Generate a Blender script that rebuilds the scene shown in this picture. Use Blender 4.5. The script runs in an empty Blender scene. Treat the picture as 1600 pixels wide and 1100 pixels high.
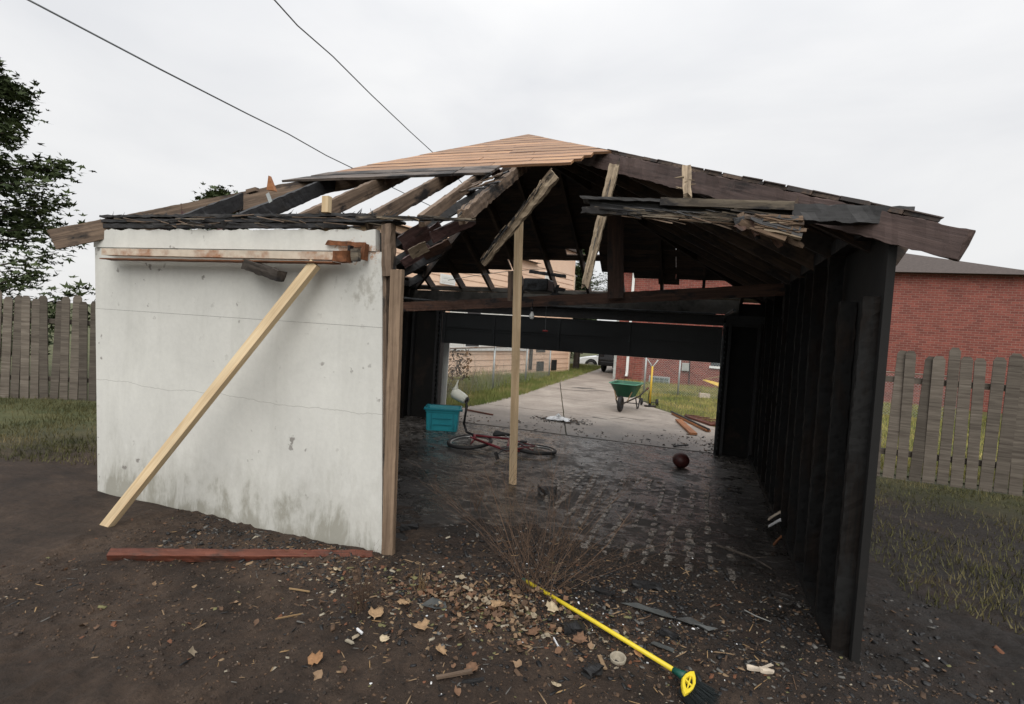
import bpy, bmesh, math, random
import numpy as np
from math import sin, cos, pi, radians, sqrt
from mathutils import Vector, Matrix, noise as mn

random.seed(7); np.random.seed(7)
S = bpy.context.scene
COL = S.collection

# ------------------------------------------------------------------ camera
F = 850.0; EYE = 1.7; YAW = radians(18.9); PITCH = radians(-2.35); ROLL = radians(3.6)
RM = Matrix.Rotation(YAW, 3, 'Z') @ Matrix.Rotation(pi/2 + PITCH, 3, 'X') @ Matrix.Rotation(ROLL, 3, 'Z')
cd = bpy.data.cameras.new('camera'); cam = bpy.data.objects.new('camera', cd); COL.objects.link(cam)
cd.sensor_fit = 'HORIZONTAL'; cd.sensor_width = 36; cd.lens = 36*F/1600
cd.clip_start = 0.05; cd.clip_end = 3000
cam.matrix_world = Matrix.Translation((0, 0, EYE)) @ RM.to_4x4()
S.camera = cam

# ------------------------------------------------------------------ world, sun, exposure
SUN_EL = radians(42); SUN_AZ = radians(160)      # azimuth clockwise from +Y: the veiled sun stands behind the viewer
W = bpy.data.worlds.new('World'); S.world = W; W.use_nodes = True
wn = W.node_tree.nodes; wl = W.node_tree.links; wn.clear()
out = wn.new('ShaderNodeOutputWorld'); bg = wn.new('ShaderNodeBackground')
sky = wn.new('ShaderNodeTexSky'); sky.sky_type = 'NISHITA'; sky.sun_disc = False
sky.sun_elevation = SUN_EL; sky.sun_rotation = SUN_AZ
tc = wn.new('ShaderNodeTexCoord'); mp = wn.new('ShaderNodeMapping'); mp.inputs['Scale'].default_value = (1, 1, 2.6)
n1 = wn.new('ShaderNodeTexNoise'); n1.inputs['Scale'].default_value = 1.9; n1.inputs['Detail'].default_value = 5; n1.inputs['Roughness'].default_value = .5; n1.inputs['Distortion'].default_value = .35
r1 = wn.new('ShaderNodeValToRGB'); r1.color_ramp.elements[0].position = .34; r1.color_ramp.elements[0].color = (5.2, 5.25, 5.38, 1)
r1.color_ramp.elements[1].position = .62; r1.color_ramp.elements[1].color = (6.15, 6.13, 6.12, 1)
mx = wn.new('ShaderNodeMixRGB'); mx.inputs[0].default_value = .96
wl.new(tc.outputs['Generated'], mp.inputs[0]); wl.new(mp.outputs[0], n1.inputs['Vector']); wl.new(n1.outputs['Fac'], r1.inputs[0])
wl.new(sky.outputs[0], mx.inputs[1]); wl.new(r1.outputs[0], mx.inputs[2]); 
sp_ = wn.new('ShaderNodeSeparateXYZ'); wl.new(tc.outputs['Generated'], sp_.inputs[0])
def wm(op, a, b):
    m = wn.new('ShaderNodeMath'); m.operation = op
    for i, v in enumerate((a, b)):
        if isinstance(v, (int, float)): m.inputs[i].default_value = v
        else: wl.new(v, m.inputs[i])
    return m.outputs[0]
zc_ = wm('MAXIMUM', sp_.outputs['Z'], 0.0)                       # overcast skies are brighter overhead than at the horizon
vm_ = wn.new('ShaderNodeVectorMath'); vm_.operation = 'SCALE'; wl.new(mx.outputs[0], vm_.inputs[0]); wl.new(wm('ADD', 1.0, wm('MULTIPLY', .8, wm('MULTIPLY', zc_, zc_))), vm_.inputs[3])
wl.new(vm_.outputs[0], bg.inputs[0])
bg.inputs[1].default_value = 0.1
wl.new(bg.outputs[0], out.inputs[0])
sd = bpy.data.lights.new('sun', 'SUN'); sd.energy = 1.5; sd.angle = radians(55); sd.color = (1, .96, .9)
sun = bpy.data.objects.new('sun', sd); COL.objects.link(sun)
sdir = Vector((sin(SUN_AZ)*cos(SUN_EL), cos(SUN_AZ)*cos(SUN_EL), sin(SUN_EL)))
sun.rotation_euler = sdir.to_track_quat('Z', 'Y').to_euler()
S.view_settings.view_transform = 'Standard'; S.view_settings.look = 'None'
S.view_settings.gamma = 1; S.view_settings.exposure = 0.50; S.view_settings.use_curve_mapping = False
S.cycles.max_bounces = 6; S.cycles.diffuse_bounces = 4

# ------------------------------------------------------------------ measuring: a photograph pixel meets a plane of the place
OC = Vector((0, 0, EYE))
def ray(px, py): return RM @ Vector(((px-800)/F, (550-py)/F, -1))
def PLN(px, py, n, p):
    d = ray(px, py); n = Vector(n); return OC + d*(n.dot(Vector(p)-OC)/n.dot(d))
def G(px, py, z=0.0): return PLN(px, py, (0, 0, 1), (0, 0, z))
def YP(px, py, Y): return PLN(px, py, (0, 1, 0), (0, Y, 0))
def XP(px, py, X): return PLN(px, py, (1, 0, 0), (X, 0, 0))

# ------------------------------------------------------------------ node helpers
def newmat(name):
    m = bpy.data.materials.new(name); m.use_nodes = True
    nt = m.node_tree; b = nt.nodes['Principled BSDF']
    return m, nt, nt.nodes, nt.links, b
def nz(nt, vec, scale, detail=4, rough=.55, dist=0.0):
    n = nt.nodes.new('ShaderNodeTexNoise'); n.inputs['Scale'].default_value = scale; n.inputs['Detail'].default_value = detail
    n.inputs['Roughness'].default_value = rough; n.inputs['Distortion'].default_value = dist
    if vec is not None: nt.links.new(vec, n.inputs['Vector'])
    return n.outputs['Fac']
def mapv(nt, vec, sc=(1, 1, 1), loc=(0, 0, 0)):
    m = nt.nodes.new('ShaderNodeMapping'); m.inputs['Scale'].default_value = sc; m.inputs['Location'].default_value = loc
    nt.links.new(vec, m.inputs[0]); return m.outputs[0]
def ramp(nt, fac, stops):
    r = nt.nodes.new('ShaderNodeValToRGB'); cr = r.color_ramp
    while len(cr.elements) < len(stops): cr.elements.new(.5)
    for e, (p, c) in zip(cr.elements, stops):
        e.position = p; e.color = (c, c, c, 1) if not hasattr(c, '__len__') else (*c, 1)
    nt.links.new(fac, r.inputs[0]); return r.outputs[0]
def mix(nt, f, a, b, kind='MIX'):
    m = nt.nodes.new('ShaderNodeMixRGB'); m.blend_type = kind
    for i, v in enumerate((f, a, b)):
        if isinstance(v, (int, float)): m.inputs[i].default_value = v if i == 0 else (v, v, v, 1)
        elif isinstance(v, tuple): m.inputs[i].default_value = (*v, 1)
        else: nt.links.new(v, m.inputs[i])
    return m.outputs[0]
def math_(nt, op, a, b=0.0):
    m = nt.nodes.new('ShaderNodeMath'); m.operation = op
    for i, v in enumerate((a, b)):
        if isinstance(v, (int, float)): m.inputs[i].default_value = v
        else: nt.links.new(v, m.inputs[i])
    return m.outputs[0]
def bump(nt, b, h, strength=.4, dist=.01):
    n = nt.nodes.new('ShaderNodeBump'); n.inputs['Strength'].default_value = strength; n.inputs['Distance'].default_value = dist
    nt.links.new(h, n.inputs['Height']); nt.links.new(n.outputs[0], b.inputs['Normal'])
def objvec(nt, rand=True):
    t = nt.nodes.new('ShaderNodeTexCoord')
    if not rand: return t.outputs['Object']
    oi = nt.nodes.new('ShaderNodeObjectInfo')
    a = nt.nodes.new('ShaderNodeVectorMath'); a.operation = 'ADD'
    s = nt.nodes.new('ShaderNodeVectorMath'); s.operation = 'SCALE'; s.inputs[3].default_value = 37.0
    c = nt.nodes.new('ShaderNodeCombineXYZ')
    for i in range(3): nt.links.new(oi.outputs['Random'], c.inputs[i])
    nt.links.new(c.outputs[0], s.inputs[0]); nt.links.new(t.outputs['Object'], a.inputs[0]); nt.links.new(s.outputs[0], a.inputs[1])
    return a.outputs[0]
def orand(nt):
    return nt.nodes.new('ShaderNodeObjectInfo').outputs['Random']

# board-like wood: grain runs along the local X axis of each board
def wood(name, dark, light, char=0.0, charcol=(.010, .009, .009), rough=.75, grain=1.0, vary=.35, mid=None, charscale=3.0, spec=.3):
    m, nt, N, L, b = newmat(name)
    v = objvec(nt)
    g = nz(nt, mapv(nt, v, (1.2*grain, 26*grain, 26*grain)), 1.6, 6, .65, .6)
    st = [(.3, dark), (.7, light)] if mid is None else [(.3, dark), (.5, mid), (.7, light)]
    c = ramp(nt, g, st)
    big = nz(nt, mapv(nt, v, (1, 4, 4)), 1.7, 3, .6)
    c = mix(nt, .65, c, ramp(nt, big, [(.3, .55), (.7, 1.0)]), 'MULTIPLY')
    r = orand(nt)
    c = mix(nt, 1.0, c, ramp(nt, r, [(0, 1-vary), (1, 1.0)]), 'MULTIPLY')
    vo = N.new('ShaderNodeTexVoronoi'); vo.inputs['Scale'].default_value = 30; L.new(mapv(nt, v, (.7, 1, 1)), vo.inputs['Vector'])
    if char > 0:
        k = nz(nt, mapv(nt, v, (.8, 2.2, 2.2)), charscale, 5, .62)
        lo = .78-char*.62
        f = ramp(nt, k, [(max(0, lo-.05), 0.0), (min(1, lo+.06), 1.0)])
        cc = mix(nt, .6, charcol, ramp(nt, vo.outputs['Distance'], [(0, tuple(x*.35 for x in charcol)), (.4, tuple(x*2.2 for x in charcol))]))
        c = mix(nt, f, c, cc)
    L.new(c, b.inputs['Base Color'])
    b.inputs['Roughness'].default_value = rough; b.inputs['Specular IOR Level'].default_value = spec
    h = mix(nt, .4, g, vo.outputs['Distance']) if char > .3 else g
    bump(nt, b, h, .55, .006)
    return m
def plain(name, col, rough=.6, metal=0.0, var=.25, scale=14, bumpk=.15, dirt=0.0, dirtcol=(.03, .022, .016), spec=.4):
    m, nt, N, L, b = newmat(name)
    v = objvec(nt)
    n = nz(nt, v, scale, 5, .6)
    c = mix(nt, 1.0, tuple(col), ramp(nt, n, [(.3, 1-var), (.7, 1.0)]), 'MULTIPLY')
    if dirt > 0:
        k = nz(nt, v, scale*.33, 6, .68)
        c = mix(nt, ramp(nt, k, [(.75-dirt*.5, 0.0), (.85-dirt*.4, 1.0)]), c, tuple(dirtcol))
    L.new(c, b.inputs['Base Color']); b.inputs['Roughness'].default_value = rough; b.inputs['Metallic'].default_value = metal
    b.inputs['Specular IOR Level'].default_value = spec
    if bumpk: bump(nt, b, n, bumpk, .005)
    return m

MT = {}
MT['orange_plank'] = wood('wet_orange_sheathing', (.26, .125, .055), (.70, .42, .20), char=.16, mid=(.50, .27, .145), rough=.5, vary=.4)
def edge_darken(m, amt=.8):  # darkens both long edges of each plank so the rows stand apart
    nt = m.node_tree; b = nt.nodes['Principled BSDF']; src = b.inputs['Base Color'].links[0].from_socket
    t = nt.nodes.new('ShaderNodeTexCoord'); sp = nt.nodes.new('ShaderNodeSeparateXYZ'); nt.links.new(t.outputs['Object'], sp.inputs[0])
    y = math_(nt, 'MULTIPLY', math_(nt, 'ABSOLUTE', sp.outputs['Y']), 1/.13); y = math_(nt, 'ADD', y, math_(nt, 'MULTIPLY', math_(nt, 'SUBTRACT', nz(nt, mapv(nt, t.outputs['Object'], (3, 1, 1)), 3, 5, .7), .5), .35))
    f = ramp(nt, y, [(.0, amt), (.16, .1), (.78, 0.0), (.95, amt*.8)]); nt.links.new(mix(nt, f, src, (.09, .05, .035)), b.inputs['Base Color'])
edge_darken(MT['orange_plank'])
MT['grey_plank'] = wood('smoked_grey_sheathing', (.09, .075, .07), (.30, .24, .20), char=.42, rough=.6)
MT['dark_plank'] = wood('charred_underside_sheathing', (.05, .036, .029), (.17, .115, .082), char=.38, charcol=(.02, .017, .016), rough=.7, vary=.5)
MT['purple_rafter'] = wood('wet_reddish_rafter', (.07, .038, .036), (.21, .12, .11), char=.3, rough=.5)
MT['brown_rafter'] = wood('weathered_brown_rafter', (.08, .056, .042), (.31, .22, .155), char=.30, rough=.7)
MT['pale_rafter'] = wood('rotted_pale_rafter', (.17, .13, .09), (.58, .47, .33), char=.24, mid=(.40, .31, .215), rough=.8, charscale=5)
MT['hip'] = wood('hip_rafter_wood', (.085, .06, .055), (.21, .145, .13), char=.15, rough=.6)
MT['char'] = wood('charcoal_wood', (.012, .011, .011), (.045, .040, .037), char=.55, charcol=(.012, .012, .013), rough=.6, spec=.5)
MT['grey_plate'] = wood('grey_scorched_plate', (.055, .044, .034), (.25, .205, .15), char=.45, rough=.75, charscale=4)
MT['splinter'] = wood('splintered_pale_wood', (.12, .08, .05), (.42, .32, .2), char=.3, rough=.85, charscale=6)
MT['rotbrown'] = wood('rotted_brown_wood', (.07, .045, .03), (.24, .165, .11), char=.3, rough=.9, charscale=5)
MT['rust_beam'] = wood('reddish_brown_beam', (.04, .021, .015), (.15, .078, .052), char=.35, rough=.65)
MT['new_wood'] = wood('new_yellow_pine', (.62, .44, .25), (.84, .68, .44), char=.07, charcol=(.26, .15, .08), rough=.6, vary=.1, grain=.8)
MT['prop_wood'] = wood('pine_prop', (.66, .47, .28), (.84, .66, .44), char=.07, charcol=(.22, .14, .08), rough=.65, vary=.1, grain=.8)
MT['stud_wood'] = wood('weathered_post_wood', (.17, .115, .078), (.42, .30, .205), char=.08, rough=.75)
MT['red_plank'] = wood('red_painted_plank', (.075, .026, .018), (.21, .07, .042), char=.34, charcol=(.03, .018, .014), rough=.6)
MT['orange_board'] = wood('orange_stained_board', (.28, .10, .04), (.5, .22, .09), char=.12, rough=.6)
MT['bark'] = wood('dark_rough_bark', (.03, .025, .02), (.11, .09, .075), char=.3, rough=.9)
MT['twig'] = wood('bare_twig', (.09, .055, .036), (.21, .135, .09), rough=.8, grain=.5)
MT['straw'] = wood('dry_straw', (.22, .13, .06), (.42, .29, .15), rough=.8, grain=.5)
MT['galv'] = plain('galvanised_steel', (.42, .45, .45), .5, .4, .2)
MT['wire'] = plain('utility_cable', (.14, .15, .16), .6)
MT['dsteel'] = plain('sooty_steel', (.07, .075, .08), .45, .6, .5, dirt=.5, dirtcol=(.012, .011, .010))
MT['header'] = plain('grey_sooty_header_board', (.11, .105, .095), .7, 0, .5, 5, dirt=.45, dirtcol=(.014, .013, .012))
MT['rustmetal'] = plain('rust', (.22, .085, .035), .8, .2, .6, 22, .4, dirt=.3, dirtcol=(.03, .016, .01))
MT['teal'] = plain('teal_plastic', (.022, .27, .33), .38, 0, .18, 6, .04, dirt=.14, dirtcol=(.02, .08, .09))
MT['teal_rim'] = plain('teal_plastic_rim', (.018, .22, .28), .35, 0, .12, 6, .03)
MT['white_plastic'] = plain('white_plastic', (.74, .75, .66), .4, 0, .1, 6, .03)
MT['white_paint'] = plain('white_trim_paint', (.78, .79, .77), .5, 0, .12, 4, .05)
MT['grey_paint'] = plain('pale_grey_board_paint', (.42, .44, .42), .55, 0, .3, 5, .06, dirt=.15)
MT['rubber'] = plain('black_rubber', (.016, .016, .017), .6, 0, .3, 30, .1)
MT['blackmetal'] = plain('black_painted_metal', (.018, .018, .02), .4, .3, .3)
MT['alu'] = plain('aluminium_rim', (.38, .38, .37), .35, .8, .2)
MT['redpaint'] = plain('red_bicycle_paint', (.16, .014, .022), .4, 0, .4, 20, .05, dirt=.35, dirtcol=(.02, .014, .012))
MT['ball'] = plain('dull_red_rubber', (.07, .016, .014), .5, 0, .6, 9, .3, dirt=.35, dirtcol=(.02, .015, .013))
MT['green'] = plain('green_poly_tub', (.018, .10, .055), .42, 0, .2, 5, .04)
MT['greenin'] = plain('green_tub_rim', (.06, .24, .15), .4, 0, .2, 5, .04)
MT['yellow'] = plain('yellow_plastic', (.72, .56, .035), .38, 0, .10, 25, .05, dirt=.22, dirtcol=(.22, .15, .04))
MT['yellowpole'] = plain('yellow_pole_paint', (.68, .44, .05), .4, 0, .15)
MT['teal_cap'] = plain('green_plastic_collar', (.008, .08, .06), .4, 0, .2)
MT['bristle'] = plain('black_bristles', (.012, .017, .018), .6, 0, .3)
MT['bulb'] = plain('white_bulb_glass', (.75, .76, .74), .15, 0, .02, 4, 0, spec=.6)
MT['redgrip'] = plain('red_plastic_grip', (.35, .03, .03), .4)
MT['charcoal'] = plain('charcoal', (.014, .014, .015), .55, 0, .6, 40, .6, spec=.5)
MT['slate'] = plain('dark_roof_shingle', (.09, .07, .062), .85, 0, .4, 12, .2)
MT['glass'] = plain('window_glass', (.06, .07, .075), .08, 0, .1, 3, 0, spec=.7)
MT['carwhite'] = plain('white_car_paint', (.78, .79, .8), .25, 0, .04, 3, 0, spec=.6)
MT['carblack'] = plain('black_car_paint', (.012, .012, .014), .25, 0, .05, 3, 0, spec=.6)
MT['headlight'] = plain('headlight_lens', (.6, .62, .64), .1, 0, .05, 3, 0)
MT['taillight'] = plain('red_tail_lens', (.3, .01, .01), .2, 0, .05, 3, 0)
MT['bone'] = plain('pale_splintered_wood', (.62, .53, .42), .7, 0, .35, 30, .4)
MT['tarp'] = plain('wet_grey_film', (.085, .09, .088), .3, 0, .4, 9, .3, dirt=.25)
MT['paperwhite'] = plain('white_scrap', (.72, .73, .74), .6, 0, .15, 12, .1)

# ------------------------------------------------------------------ mesh builder
class MB:
    def __init__(s): s.v = []; s.f = []; s.m = []
    def add(s, vs, fs, mi=0):
        o = len(s.v); s.v += [tuple(v) for v in vs]; s.f += [tuple(i+o for i in f) for f in fs]; s.m += [mi]*len(fs); return s
    def box(s, a, b, mi=0):
        x0, y0, z0 = a; x1, y1, z1 = b
        return s.add([(x0,y0,z0),(x1,y0,z0),(x1,y1,z0),(x0,y1,z0),(x0,y0,z1),(x1,y0,z1),(x1,y1,z1),(x0,y1,z1)],
              [(0,3,2,1),(4,5,6,7),(0,1,5,4),(1,2,6,5),(2,3,7,6),(3,0,4,7)], mi)
    def obox(s, M, sx, sy, sz, mi=0):
        vs = [M @ Vector((x*sx/2, y*sy/2, z*sz/2)) for z in (-1,1) for x, y in ((-1,-1),(1,-1),(1,1),(-1,1))]
        return s.add(vs, [(0,3,2,1),(4,5,6,7),(0,1,5,4),(1,2,6,5),(2,3,7,6),(3,0,4,7)], mi)
    def tube(s, pts, r, n=8, mi=0, cap=True):
        pts = [Vector(p) for p in pts]; rs = r if hasattr(r, '__len__') else [r]*len(pts); vs = []; prev = None
        for i, p in enumerate(pts):
            t = (pts[min(i+1, len(pts)-1)]-pts[max(i-1, 0)]).normalized()
            if prev is None:
                u = t.orthogonal().normalized()
            else:
                u = prev - t*prev.dot(t)
                u = u.normalized() if u.length > 1e-5 else t.orthogonal().normalized()
            prev = u; w = t.cross(u)
            for k in range(n):
                a = 2*pi*k/n; vs.append(p + (u*cos(a)+w*sin(a))*rs[i])
        fs = [(i*n+k, i*n+(k+1) % n, (i+1)*n+(k+1) % n, (i+1)*n+k) for i in range(len(pts)-1) for k in range(n)]
        if cap: fs += [tuple(range(n-1, -1, -1)), tuple(range((len(pts)-1)*n, len(pts)*n))]
        return s.add(vs, fs, mi)
    def lathe(s, prof, M, n=24, mi=0):
        vs = [M @ Vector((r*cos(2*pi*k/n), r*sin(2*pi*k/n), z)) for r, z in prof for k in range(n)]
        fs = [(i*n+k, i*n+(k+1) % n, (i+1)*n+(k+1) % n, (i+1)*n+k) for i in range(len(prof)-1) for k in range(n)]
        return s.add(vs, fs, mi)
    def torus(s, M, R, r, n=36, k=8, mi=0):
        vs = [M @ Vector(((R+r*cos(2*pi*j/k))*cos(2*pi*i/n), (R+r*cos(2*pi*j/k))*sin(2*pi*i/n), r*sin(2*pi*j/k))) for i in range(n) for j in range(k)]
        fs = [(i*k+j, ((i+1) % n)*k+j, ((i+1) % n)*k+(j+1) % k, i*k+(j+1) % k) for i in range(n) for j in range(k)]
        return s.add(vs, fs, mi)
    def prism(s, poly, M, h, mi=0):
        n = len(poly); vs = [M @ Vector((x, y, 0)) for x, y in poly] + [M @ Vector((x, y, h)) for x, y in poly]
        fs = [tuple(range(n-1, -1, -1)), tuple(range(n, 2*n))] + [(i, (i+1) % n, n+(i+1) % n, n+i) for i in range(n)]
        return s.add(vs, fs, mi)
    def build(s, name, mats, parent=None, smooth=False, kind=None, bevel=0.0, loc=None):
        me = bpy.data.meshes.new(name); me.from_pydata(s.v, [], s.f)
        for m in (mats if isinstance(mats, (list, tuple)) else [mats]): me.materials.append(m)
        if any(s.m): me.polygons.foreach_set('material_index', s.m)
        if smooth: me.polygons.foreach_set('use_smooth', [True]*len(me.polygons))
        me.update()
        o = bpy.data.objects.new(name, me); COL.objects.link(o)
        if parent is not None:
            o.parent = parent
            if loc is None and not parent.get('_loc'): o.location = -Vector(parent.location)
            elif loc is not None: o.location = loc
        elif loc is not None: o.location = loc
        if bevel:
            bm = o.modifiers.new('bevel', 'BEVEL'); bm.width = bevel; bm.segments = 2; bm.limit_method = 'ANGLE'
        if kind: o['kind'] = kind
        return o
def thing(name, label, cat, loc=(0, 0, 0), rz=0.0, group=None, local=False):
    o = bpy.data.objects.new(name, None); COL.objects.link(o); o.location = loc; o.rotation_euler = (0, 0, rz)
    o['label'] = label; o['category'] = cat
    if group: o['group'] = group
    if local: LOCAL.add(o.name)
    return o
LOCAL = set()
def part(mb, name, mats, parent, smooth=False, kind=None, bevel=0.0, label=None):
    # children of a 'local' thing are given in its own axes; others in place coordinates
    loc = (0, 0, 0) if (parent.name in LOCAL or parent.parent is not None) else None
    o = mb.build(name, mats, parent, smooth, kind, bevel, loc=loc)
    if label: o['label'] = label
    return o
def tag(o, label, cat, group=None, kind=None):
    if label: o['label'] = label
    if cat: o['category'] = cat
    if group: o['group'] = group
    if kind: o['kind'] = kind
    return o

# a board with its own axes: x along, y across, z thick; ragged = burnt relief, ends = how far the ends are eaten
def board(name, p0, p1, w, h, up, mat, parent=None, ragged=0.0, ends=(0, 0), seg=None, taper=(1, 1), label=None, warp=0.0, seedv=None):
    p0 = Vector(p0); p1 = Vector(p1); x = (p1-p0); L = x.length; x.normalize()
    z = Vector(up); z = (z - x*z.dot(x)).normalized(); y = z.cross(x)
    M = Matrix(((x.x, y.x, z.x, p0.x), (x.y, y.y, z.y, p0.y), (x.z, y.z, z.z, p0.z), (0, 0, 0, 1)))
    sd_ = Vector((random.uniform(-99, 99), random.uniform(-99, 99), random.uniform(-99, 99)))
    n = seg or (max(2, int(L/.035)) if ragged > 0 else 2)
    cs = [(-.5, -.5), (0, -.5), (.5, -.5), (.5, 0), (.5, .5), (0, .5), (-.5, .5), (-.5, 0)] if ragged > 0 else [(-.5, -.5), (.5, -.5), (.5, .5), (-.5, .5)]
    k = len(cs); vs = []
    for i in range(n+1):
        t = i/n
        tp = taper[0]+(taper[1]-taper[0])*t
        for (a, b) in cs:
            px = t*L; py = a*w*tp; pz = b*h*tp
            if ragged > 0:
                q = Vector((px*14, py*22, pz*22))+sd_
                d = mn.noise(q)*.6+mn.noise(q*2.7)*.45
                py += d*ragged; pz += mn.noise(q*1.3+Vector((9, 3, 1)))*ragged
                if i == 0: px += abs(mn.noise(q*2))*ends[0]*2
                if i == n: px -= abs(mn.noise(q*2))*ends[1]*2
            if warp: pz += warp*4*t*(1-t)
            vs.append((px, py, pz))
    fs = [(i*k+j, (i+1)*k+j, (i+1)*k+(j+1) % k, i*k+(j+1) % k) for i in range(n) for j in range(k)]
    fs = [f[::-1] for f in fs]
    fs += [tuple(range(k)), tuple(range(n*k+k-1, n*k-1, -1))]
    fs = [f[::-1] for f in fs]
    me = bpy.data.meshes.new(name); me.from_pydata(vs, [], fs); me.materials.append(mat); me.update()
    o = bpy.data.objects.new(name, me); COL.objects.link(o)
    if parent is not None:
        o.parent = parent
        off = Matrix.Identity(4) if parent.name in LOCAL else Matrix.Translation(-Vector(parent.location))
        o.matrix_basis = off @ M
    else: o.matrix_basis = M
    if label: o['label'] = label
    return o

# value noise for ground heights
def vnoise(x, y, s=0):
    xi = np.floor(x); yi = np.floor(y); fx = x-xi; fy = y-yi; fx = fx*fx*(3-2*fx); fy = fy*fy*(3-2*fy)
    def h(a, b):
        t = np.sin(a*127.1+b*311.7+s*74.7)*43758.5453; return t-np.floor(t)
    return (h(xi, yi)*(1-fx)+h(xi+1, yi)*fx)*(1-fy)+(h(xi, yi+1)*(1-fx)+h(xi+1, yi+1)*fx)*fy
def sst(a, b, x): t = np.clip((x-a)/(b-a), 0, 1); return t*t*(3-2*t)
def ground_h(x, y):
    x = np.asarray(x, float); y = np.asarray(y, float)
    f = (vnoise(x*1.3, y*1.3, 1)-.5)*.05+(vnoise(x*4, y*4, 2)-.5)*.035+(vnoise(x*13, y*13, 3)-.5)*.028+(vnoise(x*31, y*31, 4)-.5)*.017
    near = 1-sst(3.9, 5.3, y+.35*(vnoise(x*2, y*2, 9)-.5))          # yard dirt, thinning out onto the slab
    inx = sst(-5.6, -4.6, x)*(1-sst(1.2, 2.2, x))
    base = .022*near - .03*(1-near)*inx
    amp = near*(1-.0*inx)+.35*(1-near)*(1-inx)
    # mound along the foot of the white wall
    base = base+.035*np.exp(-((y-3.15)/.25)**2)*(1-sst(-2.5, -2.0, x))
    return base+f*amp*np.exp(-np.maximum(0, np.abs(x)-12)/6)*np.exp(-np.maximum(0, y-9)/3)-.55*sst(30.2, 32.5, y)

# ------------------------------------------------------------------ ground materials
def mat_dirt():
    m, nt, N, L, b = newmat('yard_dirt')
    v = objvec(nt, False)
    a = nz(nt, v, 2.2, 6, .65, .4); f = nz(nt, v, 30, 8, .75); s = nz(nt, v, 110, 4, .7)
    c = ramp(nt, a, [(.3, (.022, .0145, .010)), (.5, (.050, .033, .023)), (.72, (.095, .064, .044))])
    c = mix(nt, .85, c, ramp(nt, f, [(.3, .35), (.52, .9), (.72, 1.25)]), 'MULTIPLY')
    c = mix(nt, ramp(nt, s, [(.68, 0.0), (.76, .5)]), c, (.20, .16, .12))
    # soot: inside the burnt garage and blown out of it
    sep = N.new('ShaderNodeSeparateXYZ'); L.new(v, sep.inputs[0])
    wob = math_(nt, 'MULTIPLY', math_(nt, 'SUBTRACT', nz(nt, v, 3.5, 6, .7, .5), .5), 2.2)
    yy = math_(nt, 'ADD', sep.outputs['Y'], wob)
    xx = math_(nt, 'ADD', sep.outputs['X'], wob)
    fy = ramp(nt, math_(nt, 'MULTIPLY', math_(nt, 'SUBTRACT', math_(nt, 'ADD', yy, math_(nt, 'MULTIPLY', xx, .38)), 2.55), .9), [(0.0, 0.0), (.9, .93)])
    fx = ramp(nt, math_(nt, 'ADD', sep.outputs['X'], 3.0), [(.0, 0.0), (.9, 1.0)])
    f1 = math_(nt, 'MULTIPLY', fy, fx)
    sootc = mix(nt, .8, (.015, .0115, .0095), ramp(nt, f, [(.3, .3), (.7, 1.7)]), 'MULTIPLY')
    rust = nz(nt, v, 1.7, 4, .6, .8)
    sootc = mix(nt, ramp(nt, rust, [(.52, 0.0), (.72, .75)]), sootc, (.036, .020, .013))
    c = mix(nt, f1, c, sootc)
    # far ground outside the plot reads as winter grass
    rr = N.new('ShaderNodeVectorMath'); rr.operation = 'LENGTH'; L.new(v, rr.inputs[0])
    far = ramp(nt, math_(nt, 'MULTIPLY', rr.outputs['Value'], .1), [(.75, 0.0), (1.0, 1.0)])
    c = mix(nt, far, c, ramp(nt, a, [(.3, (.05, .065, .025)), (.7, (.12, .115, .05))]))
    L.new(c, b.inputs['Base Color'])
    wet = math_(nt, 'MULTIPLY', f1, ramp(nt, nz(nt, v, 5, 5, .7), [(.45, 0.0), (.62, 1.0)]))
    L.new(ramp(nt, wet, [(0, .85), (1, .38)]), b.inputs['Roughness'])
    b.inputs['Specular IOR Level'].default_value = .35
    bump(nt, b, mix(nt, .35, f, s), 1.0, .03)
    return m
def mat_slab():
    m, nt, N, L, b = newmat('sooty_wet_concrete')
    v = objvec(nt, False)
    a = nz(nt, v, 1.4, 6, .62, .5); f = nz(nt, v, 16, 7, .72); g = nz(nt, mapv(nt, v, (1, 1.6, 1)), 6.5, 5, .66, .3)
    c = ramp(nt, a, [(.35, (.008, .007, .0063)), (.55, (.016, .014, .0125)), (.75, (.034, .029, .025))])
    c = mix(nt, .9, c, ramp(nt, f, [(.3, .3), (.7, 1.5)]), 'MULTIPLY')
    # ash-grey scuffs
    c = mix(nt, ramp(nt, g, [(.56, 0.0), (.64, .6)]), c, (.12, .112, .105))
    sep = N.new('ShaderNodeSeparateXYZ'); L.new(v, sep.inputs[0])
    k = nz(nt, mapv(nt, v, (1, 2.2, 1)), 9, 6, .7, .4)
    band = math_(nt, 'MULTIPLY', ramp(nt, math_(nt, 'MULTIPLY', math_(nt, 'SUBTRACT', math_(nt, 'ADD', sep.outputs['Y'], math_(nt, 'MULTIPLY', a, 2.0)), 7.4), .6), [(0, 0.0), (.7, 1.0)]), ramp(nt, k, [(.47, 0.0), (.60, .85)]))  # pale streaks towards the door: reflected sky painted into the floor colour
    c = mix(nt, band, c, (.19, .175, .16))
    L.new(c, b.inputs['Base Color'])
    L.new(ramp(nt, math_(nt, 'MULTIPLY', g, nz(nt, v, 2.3, 4, .6)), [(.20, .62), (.29, .12)]), b.inputs['Roughness'])
    bump(nt, b, mix(nt, .6, f, g), .9, .02)
    return m
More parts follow.
